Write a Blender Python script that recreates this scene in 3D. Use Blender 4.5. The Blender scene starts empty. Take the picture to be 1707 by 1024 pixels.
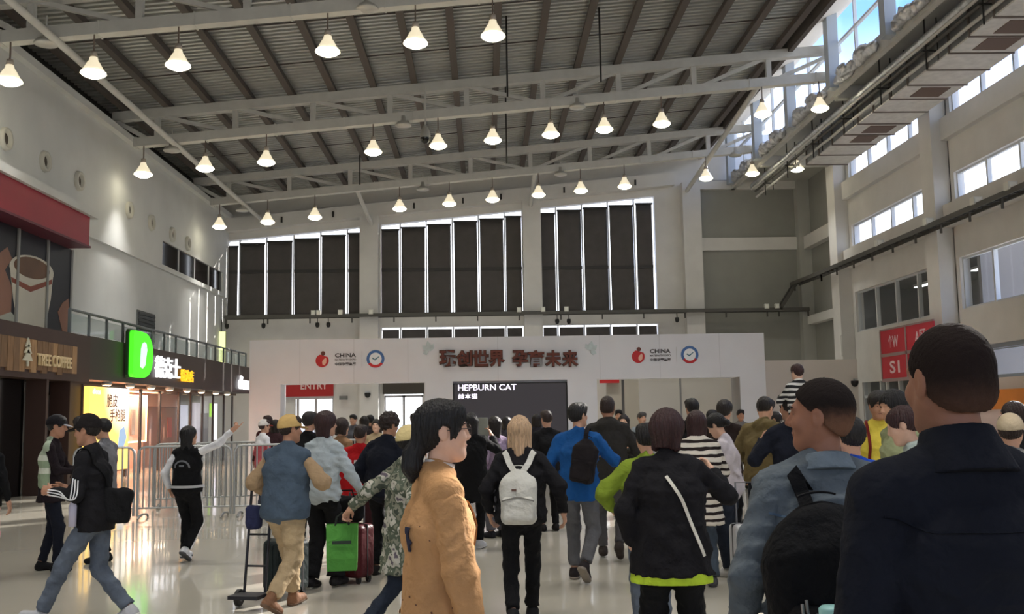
import bpy, bmesh, math, random
import numpy as np
from mathutils import Vector, Matrix

scene = bpy.context.scene
COL = scene.collection
PI = math.pi

# ------------------------------------------------------------------ camera
F_PX = 1650.0
PITCH, YAW, ROLL = 0.1078, 0.0290, -0.0172
CAM_H = 1.65
_fw = np.array([math.sin(YAW)*math.cos(PITCH), math.cos(YAW)*math.cos(PITCH), math.sin(PITCH)])
_r0 = np.array([math.cos(YAW), -math.sin(YAW), 0.0])
_u0 = np.cross(_r0, _fw)
_rt = _r0*math.cos(ROLL) + _u0*math.sin(ROLL)
_up = -_r0*math.sin(ROLL) + _u0*math.cos(ROLL)
cam_data = bpy.data.cameras.new('camera')
cam_data.sensor_width = 36.0
cam_data.lens = 36.0*F_PX/1707.0
cam_data.clip_end = 500
cam = bpy.data.objects.new('camera', cam_data)
COL.objects.link(cam)
cam.matrix_world = Matrix(((_rt[0], _up[0], -_fw[0], 0), (_rt[1], _up[1], -_fw[1], 0),
                           (_rt[2], _up[2], -_fw[2], CAM_H), (0, 0, 0, 1)))
scene.camera = cam

def ray(u, v):
    return _fw + _rt*((u-853.5)/F_PX) - _up*((v-512.0)/F_PX)
def on_y(u, v, y):
    d = ray(u, v); t = y/d[1]; return (d[0]*t, y, CAM_H + d[2]*t)
def on_x(u, v, x):
    d = ray(u, v); t = x/d[0]; return (x, d[1]*t, CAM_H + d[2]*t)
def spot(u, y, v=740.0):
    """ground point under the place seen at (u, v) at depth y"""
    d = ray(u, v); t = y/d[1]
    return (d[0]*t, y)

# ------------------------------------------------------------------ daylight
world = bpy.data.worlds.new('sky'); scene.world = world
world.use_nodes = True
_nt = world.node_tree
_bg = _nt.nodes['Background']
_geo = _nt.nodes.new('ShaderNodeTexCoord'); _sep = _nt.nodes.new('ShaderNodeSeparateXYZ'); _cr = _nt.nodes.new('ShaderNodeValToRGB')
_nt.links.new(_geo.outputs['Generated'], _sep.inputs[0]); _nt.links.new(_sep.outputs[2], _cr.inputs[0])
_e = _cr.color_ramp.elements
_e[0].position = 0.0; _e[0].color = (.96, .97, 1.0, 1); _e[1].position = 1.0; _e[1].color = (.05, .12, .34, 1)
_q = _e.new(.2); _q.color = (.84, .90, 1.0, 1)
_q = _e.new(.36); _q.color = (.11, .25, .60, 1)
_nt.links.new(_cr.outputs[0], _bg.inputs[0])
_bg.inputs[1].default_value = 3.3
sun_data = bpy.data.lights.new('sun', 'SUN'); sun_data.energy = 11.0; sun_data.angle = math.radians(0.6)
sun_data.color = (1.0, 0.95, 0.88)
sun = bpy.data.objects.new('sun', sun_data); COL.objects.link(sun)
sun.rotation_euler = Vector((-1.0, -1.0, -0.66)).to_track_quat('-Z', 'Y').to_euler()
sun.location = (30, 60, 30)

vs = scene.view_settings
vs.view_transform = 'Standard'; vs.look = 'None'; vs.gamma = 1.0; vs.use_curve_mapping = False
vs.exposure = 0.12
scene.display_settings.display_device = 'sRGB'
# ------------------------------------------------------------------ materials
def lin(c):
    c = c/255.0
    return c/12.92 if c <= 0.04045 else ((c+0.055)/1.055)**2.4
def rgb(r, g, b): return (lin(r), lin(g), lin(b), 1.0)
MATS = {}
def mat(name, col, rough=.6, metal=0.0, spec=.5, bump=None, var=None, emit=None, coords='Object', stretch=None, trans=0.0, alpha=None):
    """plain procedural surface; bump=(scale,strength,distance), var=(scale,amount)"""
    if name in MATS: return MATS[name]
    m = bpy.data.materials.new(name); m.use_nodes = True; MATS[name] = m
    nt = m.node_tree; b = nt.nodes['Principled BSDF']
    c = rgb(*col)
    b.inputs['Base Color'].default_value = c
    b.inputs['Roughness'].default_value = rough
    b.inputs['Metallic'].default_value = metal
    b.inputs['Specular IOR Level'].default_value = spec
    if trans: b.inputs['Transmission Weight'].default_value = trans; b.inputs['IOR'].default_value = 1.05
    if alpha is not None: b.inputs['Alpha'].default_value = alpha
    if emit:
        b.inputs['Emission Color'].default_value = rgb(*emit[0]); b.inputs['Emission Strength'].default_value = emit[1]
    vec = None
    if bump or var:
        tc = nt.nodes.new('ShaderNodeTexCoord'); vec = tc.outputs[coords]
        if stretch:
            mp = nt.nodes.new('ShaderNodeMapping'); mp.inputs['Scale'].default_value = stretch
            nt.links.new(vec, mp.inputs[0]); vec = mp.outputs[0]
    if var:
        n = nt.nodes.new('ShaderNodeTexNoise'); n.inputs['Scale'].default_value = var[0]; n.inputs['Detail'].default_value = 5
        nt.links.new(vec, n.inputs['Vector'])
        mr = nt.nodes.new('ShaderNodeMapRange'); mr.inputs[1].default_value = .3; mr.inputs[2].default_value = .7
        mr.inputs[3].default_value = 1-var[1]; mr.inputs[4].default_value = 1+var[1]
        nt.links.new(n.outputs[0], mr.inputs[0])
        mx = nt.nodes.new('ShaderNodeMix'); mx.data_type = 'RGBA'; mx.blend_type = 'MULTIPLY'; mx.inputs[0].default_value = 1
        mx.inputs[6].default_value = c; nt.links.new(mr.outputs[0], mx.inputs[7])
        nt.links.new(mx.outputs[2], b.inputs['Base Color'])
    if bump:
        n = nt.nodes.new('ShaderNodeTexNoise'); n.inputs['Scale'].default_value = bump[0]; n.inputs['Detail'].default_value = 6
        nt.links.new(vec, n.inputs['Vector'])
        bp = nt.nodes.new('ShaderNodeBump'); bp.inputs['Strength'].default_value = bump[1]; bp.inputs['Distance'].default_value = bump[2] if len(bump) > 2 else .01
        nt.links.new(n.outputs[0], bp.inputs['Height']); nt.links.new(bp.outputs[0], b.inputs['Normal'])
        if name.startswith('cloth_'):
            n2 = nt.nodes.new('ShaderNodeTexNoise'); n2.inputs['Scale'].default_value = 7; n2.inputs['Detail'].default_value = 2.5; n2.inputs['Distortion'].default_value = 1.2
            nt.links.new(vec, n2.inputs['Vector'])
            b2 = nt.nodes.new('ShaderNodeBump'); b2.inputs['Strength'].default_value = .45; b2.inputs['Distance'].default_value = .04
            nt.links.new(n2.outputs[0], b2.inputs['Height']); nt.links.new(b2.outputs[0], bp.inputs['Normal'])
    return m

def cloth(name, col, rough=.9, var=.12, bump=.5):
    return mat('cloth_'+name, col, rough, spec=.2, bump=(38, bump, .012), var=(9, var))
def skin(name, col):
    m = mat('skin_'+name, col, .55, spec=.35, bump=(120, .15, .003), var=(14, .06))
    m.node_tree.nodes['Principled BSDF'].inputs['Subsurface Weight'].default_value = .0
    return m
def hairm(name, col, rough=.45):
    return mat('hair_'+name, col, rough, spec=.4, bump=(9, 1.0, .01), var=(7, .35), stretch=(16, 16, 1.2))

def bands(name, stops, axis=2, rough=.9, coords='Object'):
    """cloth with sharp bands of colour along an axis (stops: list of (position m, colour))"""
    if name in MATS: return MATS[name]
    m = mat(name, stops[0][1], rough, spec=.2, bump=(38, .5, .012))
    nt = m.node_tree; b = nt.nodes['Principled BSDF']
    tc = nt.nodes.new('ShaderNodeTexCoord'); sp = nt.nodes.new('ShaderNodeSeparateXYZ'); nt.links.new(tc.outputs[coords], sp.inputs[0])
    lo, hi = stops[0][0], stops[-1][0]+.001
    mr = nt.nodes.new('ShaderNodeMapRange'); mr.inputs[1].default_value = lo; mr.inputs[2].default_value = hi
    nt.links.new(sp.outputs[axis], mr.inputs[0])
    cr = nt.nodes.new('ShaderNodeValToRGB'); cr.color_ramp.interpolation = 'CONSTANT'
    e = cr.color_ramp.elements
    e[0].position = 0; e[0].color = rgb(*stops[0][1]); e[1].position = 1; e[1].color = rgb(*stops[-1][1])
    for p, c in stops[1:-1]:
        q = e.new((p-lo)/(hi-lo)); q.color = rgb(*c)
    nt.links.new(mr.outputs[0], cr.inputs[0]); nt.links.new(cr.outputs[0], b.inputs['Base Color'])
    return m

def stripes(name, c1, c2, freq, duty=.5, rough=.9):
    if name in MATS: return MATS[name]
    m = mat(name, c1, rough, spec=.2, bump=(38, .5, .012))
    nt = m.node_tree; b = nt.nodes['Principled BSDF']
    tc = nt.nodes.new('ShaderNodeTexCoord'); sp = nt.nodes.new('ShaderNodeSeparateXYZ'); nt.links.new(tc.outputs['Object'], sp.inputs[0])
    nz = nt.nodes.new('ShaderNodeTexNoise'); nz.inputs['Scale'].default_value = 5; nt.links.new(tc.outputs['Object'], nz.inputs['Vector'])
    a = nt.nodes.new('ShaderNodeMath'); a.operation = 'MULTIPLY_ADD'; nt.links.new(nz.outputs[0], a.inputs[0]); a.inputs[1].default_value = .05; nt.links.new(sp.outputs[2], a.inputs[2])
    f = nt.nodes.new('ShaderNodeMath'); f.operation = 'MULTIPLY'; nt.links.new(a.outputs[0], f.inputs[0]); f.inputs[1].default_value = freq
    fr = nt.nodes.new('ShaderNodeMath'); fr.operation = 'FRACT'; nt.links.new(f.outputs[0], fr.inputs[0])
    g = nt.nodes.new('ShaderNodeMath'); g.operation = 'GREATER_THAN'; nt.links.new(fr.outputs[0], g.inputs[0]); g.inputs[1].default_value = duty
    mx = nt.nodes.new('ShaderNodeMix'); mx.data_type = 'RGBA'; nt.links.new(g.outputs[0], mx.inputs[0])
    mx.inputs[6].default_value = rgb(*c1); mx.inputs[7].default_value = rgb(*c2)
    nt.links.new(mx.outputs[2], b.inputs['Base Color'])
    return m

def patches(name, cols, scale, rough=.9):
    """blotched cloth: noise through a stepped ramp"""
    if name in MATS: return MATS[name]
    m = mat(name, cols[0], rough, spec=.2, bump=(38, .5, .012))
    nt = m.node_tree; b = nt.nodes['Principled BSDF']
    tc = nt.nodes.new('ShaderNodeTexCoord')
    nz = nt.nodes.new('ShaderNodeTexNoise'); nz.inputs['Scale'].default_value = scale; nz.inputs['Detail'].default_value = 3
    nt.links.new(tc.outputs['Object'], nz.inputs['Vector'])
    cr = nt.nodes.new('ShaderNodeValToRGB'); cr.color_ramp.interpolation = 'CONSTANT'
    e = cr.color_ramp.elements; k = len(cols)
    e[0].position = 0; e[0].color = rgb(*cols[0]); e[1].position = .66; e[1].color = rgb(*cols[-1])
    for i, c in enumerate(cols[1:-1]):
        q = e.new(.36+.3*(i+.3)/(k-1.4)); q.color = rgb(*c)
    nt.links.new(nz.outputs[0], cr.inputs[0]); nt.links.new(cr.outputs[0], b.inputs['Base Color'])
    return m

# ------------------------------------------------------------------ mesh helpers
class MB:
    """collects boxes, tubes and prisms; build() links them as one mesh object"""
    def __init__(s): s.v = []; s.f = []; s.sm = []
    def add(s, vs, fs, smooth=False):
        n = len(s.v); s.v += [tuple(map(float, p)) for p in vs]
        s.f += [tuple(i+n for i in f) for f in fs]; s.sm += [smooth]*len(fs); return s
    def box(s, x0, x1, y0, y1, z0, z1):
        v = [(x, y, z) for x in (x0, x1) for y in (y0, y1) for z in (z0, z1)]
        return s.add(v, [(0, 1, 3, 2), (4, 6, 7, 5), (0, 4, 5, 1), (2, 3, 7, 6), (0, 2, 6, 4), (1, 5, 7, 3)])
    def bar(s, a, b, w, h, up=(0, 0, 1)):
        a = Vector(a); b = Vector(b); d = (b-a).normalized(); u = Vector(up)
        if abs(d.dot(u)) > .98: u = Vector((0, 1, 0))
        e = d.cross(u).normalized(); u = e.cross(d).normalized()
        v = [p+e*i*w/2+u*j*h/2 for p in (a, b) for i, j in ((-1, -1), (1, -1), (1, 1), (-1, 1))]
        return s.add(v, [(3, 2, 1, 0), (4, 5, 6, 7), (0, 1, 5, 4), (1, 2, 6, 5), (2, 3, 7, 6), (3, 0, 4, 7)])
    def tube(s, pts, r, n=8, cap=True, r2=None):
        pts = [Vector(p) for p in pts]; m = len(pts); rings = []
        u = None
        for i, p in enumerate(pts):
            d = (pts[min(i+1, m-1)]-pts[max(i-1, 0)]).normalized()
            if u is None:
                u = Vector((0, 0, 1)) if abs(d.z) < .9 else Vector((0, 1, 0))
            e = d.cross(u).normalized(); u = e.cross(d).normalized()
            rr = r if r2 is None else r+(r2-r)*i/(m-1)
            rings.append([p+e*math.cos(2*PI*k/n)*rr+u*math.sin(2*PI*k/n)*rr for k in range(n)])
        v = [q for rg in rings for q in rg]; f = []
        for i in range(m-1):
            for k in range(n):
                f.append((i*n+k, i*n+(k+1) % n, (i+1)*n+(k+1) % n, (i+1)*n+k))
        s.add(v, f, True)
        if cap: s.add(rings[0], [tuple(range(n))[::-1]]); s.add(rings[-1], [tuple(range(n))])
        return s
    def lathe(s, prof, c=(0, 0, 0), n=20, smooth=True):
        m = len(prof); v = [(c[0]+r*math.cos(2*PI*k/n), c[1]+r*math.sin(2*PI*k/n), c[2]+z) for r, z in prof for k in range(n)]
        f = [(i*n+k, i*n+(k+1) % n, (i+1)*n+(k+1) % n, (i+1)*n+k) for i in range(m-1) for k in range(n)]
        return s.add(v, f, smooth)
    def prism(s, poly, fn, d0, d1):
        """polygon (2D) mapped by fn(a,b,depth) and extruded between two depths"""
        n = len(poly)
        v = [fn(a, b, d0) for a, b in poly]+[fn(a, b, d1) for a, b in poly]
        f = [tuple(range(n)), tuple(range(2*n-1, n-1, -1))]+[(i, i+n, (i+1) % n+n, (i+1) % n) for i in range(n)]
        return s.add(v, f)
    def build(s, name, m=None, parent=None, fix=True):
        me = bpy.data.meshes.new(name); me.from_pydata(s.v, [], s.f)
        me.polygons.foreach_set('use_smooth', s.sm)
        if fix:
            bm = bmesh.new(); bm.from_mesh(me); bmesh.ops.recalc_face_normals(bm, faces=bm.faces); bm.to_mesh(me); bm.free()
        me.update()
        if m is not None: me.materials.append(m)
        o = bpy.data.objects.new(name, me); COL.objects.link(o)
        if parent is not None: o.parent = parent
        return o
def tag(o, label, cat=None, group=None, kind=None):
    if label: o['label'] = label
    if cat: o['category'] = cat
    if group: o['group'] = group
    if kind: o['kind'] = kind
    return o
def empty(name, loc=(0, 0, 0), rz=0.0):
    o = bpy.data.objects.new(name, None); COL.objects.link(o); o.empty_display_size = .1
    o.location = loc; o.rotation_euler = (0, 0, rz); return o
def struct(o):
    o['kind'] = 'structure'; return o
def copy_tree(o, parent=None):
    c = o.copy(); COL.objects.link(c)
    if parent is not None: c.parent = parent
    for ch in list(o.children): copy_tree(ch, c)
    return c
def lettering(name, txt, size, m, loc, xdir, updir, parent=None, extrude=.02, offset=0.0, align='CENTER', fit=None, shear=0, space=1.0):
    """text as a mesh, its baseline along xdir and its height along updir"""
    cu = bpy.data.curves.new(name, 'FONT'); cu.body = txt; cu.size = size; cu.extrude = extrude; cu.offset = offset
    cu.align_x = align; cu.align_y = 'CENTER'; cu.resolution_u = 3; cu.shear = shear; cu.space_character = space
    t = bpy.data.objects.new('tmp', cu); COL.objects.link(t)
    dg = bpy.context.evaluated_depsgraph_get(); dg.update()
    me = bpy.data.meshes.new_from_object(t.evaluated_get(dg)); me.name = name
    bpy.data.objects.remove(t); bpy.data.curves.remove(cu)
    if fit:
        xs = [v.co.x for v in me.vertices]; ys = [v.co.y for v in me.vertices]
        w = max(xs)-min(xs); hh = max(ys)-min(ys); cx = (max(xs)+min(xs))/2; cy = (max(ys)+min(ys))/2
        for v in me.vertices: v.co.x = (v.co.x-cx)*fit[0]/w; v.co.y = (v.co.y-cy)*fit[1]/hh
    me.materials.clear(); me.materials.append(m)
    o = bpy.data.objects.new(name, me); COL.objects.link(o)
    x = Vector(xdir).normalized(); u = Vector(updir).normalized(); z = x.cross(u)
    M = Matrix(((x.x, u.x, z.x, loc[0]), (x.y, u.y, z.y, loc[1]), (x.z, u.z, z.z, loc[2]), (0, 0, 0, 1)))
    if parent is not None:
        o.parent = parent; o.matrix_local = M
    else: o.matrix_world = M
    return o
# ================================================================== figures
def V3(*a): return np.array(a, dtype=np.float64)
def nrm(v):
    v = np.asarray(v, float); n = np.linalg.norm(v); return v/n if n > 1e-9 else v
BAND = 0.05

class Cone:
    def __init__(s, a, b, r1, r2, k=0.03, asp=1.0, e1=None, cut0=False, cut1=False, op='+'):
        s.a = np.asarray(a, float); s.b = np.asarray(b, float); s.r1 = r1; s.r2 = r2; s.k = k; s.asp = asp
        s.e1 = None if e1 is None else nrm(e1); s.cut0 = cut0; s.cut1 = cut1; s.op = op
        m = max(r1, r2)*max(asp, 1.0)
        s.lo = np.minimum(s.a, s.b) - m; s.hi = np.maximum(s.a, s.b) + m
    def ev(s, X, Y, Z):
        ax = s.b - s.a; L = np.linalg.norm(ax); u = ax/max(L, 1e-9)
        px, py, pz = X-s.a[0], Y-s.a[1], Z-s.a[2]
        w = px*u[0] + py*u[1] + pz*u[2]
        wc = np.clip(w, 0, L)
        ox, oy, oz = px-u[0]*wc, py-u[1]*wc, pz-u[2]*wc
        q = ox*ox + oy*oy + oz*oz
        if s.asp != 1.0:
            o1 = ox*s.e1[0] + oy*s.e1[1] + oz*s.e1[2]
            q = q - o1*o1*(1-1/(s.asp*s.asp))
        d = np.sqrt(np.maximum(q, 0)) - (s.r1 + (s.r2-s.r1)*(wc/max(L, 1e-9)))
        if s.cut0: d = np.maximum(d, -w)
        if s.cut1: d = np.maximum(d, w-L)
        return d

class Ell:
    def __init__(s, c, r, R=None, k=0.02, op='+'):
        s.c = np.asarray(c, float); s.r = np.asarray(r, float); s.R = R; s.k = k; s.op = op
        m = max(s.r) if R is not None else s.r
        s.lo = s.c - m; s.hi = s.c + m
    def ev(s, X, Y, Z):
        px, py, pz = X-s.c[0], Y-s.c[1], Z-s.c[2]
        if s.R is not None:
            e = s.R
            px, py, pz = (px*e[0][0]+py*e[0][1]+pz*e[0][2], px*e[1][0]+py*e[1][1]+pz*e[1][2], px*e[2][0]+py*e[2][1]+pz*e[2][2])
        qx, qy, qz = px/s.r[0], py/s.r[1], pz/s.r[2]
        k0 = np.sqrt(qx*qx + qy*qy + qz*qz)
        k1 = np.sqrt((qx/s.r[0])**2 + (qy/s.r[1])**2 + (qz/s.r[2])**2)
        return k0*(k0-1)/np.maximum(k1, 1e-6)

class RBox:
    def __init__(s, c, h, rad, R=None, k=0.02, op='+'):
        s.c = np.asarray(c, float); s.h = np.asarray(h, float); s.rad = rad; s.R = R; s.k = k; s.op = op
        m = np.linalg.norm(s.h) if R is not None else s.h
        s.lo = s.c - m; s.hi = s.c + m
    def ev(s, X, Y, Z):
        px, py, pz = X-s.c[0], Y-s.c[1], Z-s.c[2]
        if s.R is not None:
            e = s.R
            px, py, pz = (px*e[0][0]+py*e[0][1]+pz*e[0][2], px*e[1][0]+py*e[1][1]+pz*e[1][2], px*e[2][0]+py*e[2][1]+pz*e[2][2])
        qx = np.abs(px)-(s.h[0]-s.rad); qy = np.abs(py)-(s.h[1]-s.rad); qz = np.abs(pz)-(s.h[2]-s.rad)
        o = np.sqrt(np.maximum(qx, 0)**2 + np.maximum(qy, 0)**2 + np.maximum(qz, 0)**2)
        return o + np.minimum(np.maximum(qx, np.maximum(qy, qz)), 0) - s.rad

class Plane:
    """keeps the half space n.p < c"""
    op = '&'; k = 0.0
    def __init__(s, n, p, k=0.0):
        s.n = nrm(n); s.c = float(np.dot(s.n, p)); s.k = k; s.lo = s.hi = None
    def ev(s, X, Y, Z):
        return X*s.n[0] + Y*s.n[1] + Z*s.n[2] - s.c

def combine(F, d, op, k):
    if op == '+':
        if k > 0:
            h = np.maximum(k-np.abs(F-d), 0)/k
            return np.minimum(F, d) - h*h*k*0.25
        return np.minimum(F, d)
    if op == '-': d = -d
    if k > 0:
        h = np.maximum(k-np.abs(F-d), 0)/k
        return np.maximum(F, d) + h*h*k*0.25
    return np.maximum(F, d)

def field_at(prims, P):
    P = np.asarray(P, float); X, Y, Z = P[..., 0], P[..., 1], P[..., 2]
    F = np.full(X.shape, 1.0)
    for p in prims: F = combine(F, p.ev(X, Y, Z), p.op, p.k)
    return F

def axis_coords(lo, hi, h, fine):
    out = [lo]; c = lo
    while c < hi:
        st = h
        for (a, b, hf) in fine:
            if a <= c < b: st = min(st, hf)
            elif c < a < c+st and a-c > 1e-4: st = max(a-c, hf)
        c += st; out.append(c)
    return np.array(out)

def surfnet(prims, h, fine=(), disp=None):
    add = [p for p in prims if p.op == '+']
    lo = np.min([p.lo for p in add], 0) - 2.2*h - 0.01; hi = np.max([p.hi for p in add], 0) + 2.2*h + 0.01
    g = [axis_coords(lo[i], hi[i], h, [(f[0][i], f[1][i], f[2]) for f in fine]) for i in range(3)]
    n = [len(c) for c in g]
    F = np.full(n, 0.2, np.float32)
    A = [c.astype(np.float32) for c in g]
    for p in prims:
        if p.lo is None: sl = (slice(None),)*3
        else:
            sl = tuple(slice(max(np.searchsorted(g[i], p.lo[i]-BAND)-1, 0), np.searchsorted(g[i], p.hi[i]+BAND)+1) for i in range(3))
        X = A[0][sl[0]][:, None, None]; Y = A[1][sl[1]][None, :, None]; Z = A[2][sl[2]][None, None, :]
        F[sl] = combine(F[sl], p.ev(X, Y, Z), p.op, p.k)
    if disp is not None:
        m = np.nonzero(np.abs(F) < 0.06)
        F[m] += disp(g[0][m[0]], g[1][m[1]], g[2][m[2]]).astype(np.float32)
    S = F < 0
    c = [S[i:n[0]-1+i, j:n[1]-1+j, k:n[2]-1+k] for i in (0, 1) for j in (0, 1) for k in (0, 1)]
    anyi = c[0].copy(); alli = c[0].copy()
    for q in c[1:]: anyi |= q; alli &= q
    act = anyi & ~alli
    I, J, K = np.nonzero(act)
    N = len(I)
    if N == 0: return np.zeros((0, 3)), np.zeros((0, 4), int)
    acc = np.zeros((N, 3)); cnt = np.zeros(N)
    offs = [(i, j, k) for i in (0, 1) for j in (0, 1) for k in (0, 1)]
    vals = {o: F[I+o[0], J+o[1], K+o[2]].astype(np.float64) for o in offs}
    for a in offs:
        for ax in range(3):
            if a[ax]: continue
            b = list(a); b[ax] = 1; b = tuple(b)
            fa, fb = vals[a], vals[b]
            cr = (fa < 0) != (fb < 0)
            t = np.where(cr, fa/np.where(cr, fa-fb, 1), 0)
            idx = (I+a[0], J+a[1], K+a[2])
            P = [g[0][idx[0]], g[1][idx[1]], g[2][idx[2]]]
            nx = g[ax][np.minimum(idx[ax]+1, n[ax]-1)]
            P[ax] = P[ax] + t*(nx-P[ax])
            for d in range(3): acc[:, d] += np.where(cr, P[d], 0)
            cnt += cr
    V = acc/cnt[:, None]
    ids = -np.ones(act.shape, np.int64); ids[I, J, K] = np.arange(N)
    quads = []
    for ax in range(3):
        o1, o2 = [(1, 2), (2, 0), (0, 1)][ax]
        sa = [slice(None)]*3; sb = [slice(None)]*3
        sa[ax] = slice(0, n[ax]-1); sb[ax] = slice(1, n[ax])
        for o in (o1, o2): sa[o] = slice(1, n[o]-1); sb[o] = slice(1, n[o]-1)
        s0, s1 = S[tuple(sa)], S[tuple(sb)]
        e = np.array(np.nonzero(s0 != s1))
        if e.shape[1] == 0: continue
        flip = s1[tuple(e)]
        base = e.copy(); base[o1] += 1; base[o2] += 1
        def cell(d1, d2):
            q = base.copy(); q[o1] -= d1; q[o2] -= d2
            return ids[q[0], q[1], q[2]]
        q = np.stack([cell(1, 1), cell(0, 1), cell(0, 0), cell(1, 0)], 1)
        q[flip] = q[flip][:, ::-1]
        quads.append(q)
    Q = np.concatenate(quads, 0)
    return V, Q

def mesh_np(name, V, Q, mat=None, smooth=True):
    me = bpy.data.meshes.new(name)
    me.vertices.add(len(V)); me.vertices.foreach_set('co', np.ascontiguousarray(V, np.float32).ravel())
    me.loops.add(Q.size); me.loops.foreach_set('vertex_index', np.ascontiguousarray(Q, np.int32).ravel())
    me.polygons.add(len(Q))
    me.polygons.foreach_set('loop_start', np.arange(0, Q.size, 4, dtype=np.int32))
    me.polygons.foreach_set('loop_total', np.full(len(Q), 4, np.int32))
    me.polygons.foreach_set('use_smooth', np.full(len(Q), smooth))
    me.update(calc_edges=True); me.validate()
    if mat is not None: me.materials.append(mat)
    return me

def sdf_obj(name, prims, h, mat, parent=None, fine=(), disp=None):
    V, Q = surfnet(prims, h, fine, disp)
    o = bpy.data.objects.new(name, mesh_np(name, V, Q, mat))
    COL.objects.link(o)
    if parent is not None: o.parent = parent
    return o

def folds(seed, amp=0.006, wl=0.13, vert=0.0):
    """soft undulation plus a few sharper creases"""
    rng = np.random.RandomState(seed); ks = []
    for i in range(7):
        d = rng.normal(size=3); d[2] *= (1.6-1.5*vert); d = d/np.linalg.norm(d)
        ks.append((d*2*PI/(wl*rng.uniform(.8, 1.9)), rng.uniform(0, 6.28), rng.normal(size=3)*8, rng.uniform(0, 6), i))
    def f(X, Y, Z):
        o = 0
        for (k, ph, k2, p2, i) in ks:
            q = np.sin(k[0]*X+k[1]*Y+k[2]*Z+ph+1.7*np.sin(k2[0]*X+k2[1]*Y+k2[2]*Z+p2))
            if i % 2: o = o + q*.6
            else: o = o + 1.1-2.4*np.abs(q)**.6*1.0
        return -amp*o/2.6
    return f

def strands(seed, amp, c, n=34):
    rng = np.random.RandomState(seed); a, b = rng.uniform(0, 6, 2)
    def f(X, Y, Z):
        th = np.arctan2(X-c[0], -(Y-c[1]))
        return amp*(np.sin(n*th+a+3*np.sin(9*Z+b)+1.5*np.sin(5*th))+0.7*np.sin(2.3*n*th+b+4*np.sin(7*Z)))
    return f

def lumps(seed, amp, wl):
    rng = np.random.RandomState(seed); ks = [(nrm(rng.normal(size=3))*2*PI/(wl*rng.uniform(.7, 1.4)), rng.uniform(0, 6)) for _ in range(7)]
    def f(X, Y, Z):
        o = 0
        for k, ph in ks: o = o + np.sin(k[0]*X+k[1]*Y+k[2]*Z+ph)
        return -amp*o/2.6
    return f

def ik(A, T, l1, l2, hint):
    A = np.asarray(A, float); T = np.asarray(T, float)
    d = T-A; L = np.linalg.norm(d); u = d/max(L, 1e-6)
    L2 = min(L, (l1+l2)*0.998); T = A+u*L2
    a = (l1*l1-l2*l2+L2*L2)/(2*L2); hh = math.sqrt(max(l1*l1-a*a, 0))
    p = np.asarray(hint, float); p = nrm(p-u*np.dot(p, u))
    return A+u*a+p*hh, T

def rot(axis, deg):
    return np.array(Matrix.Rotation(math.radians(deg), 3, Vector(axis)))

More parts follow.
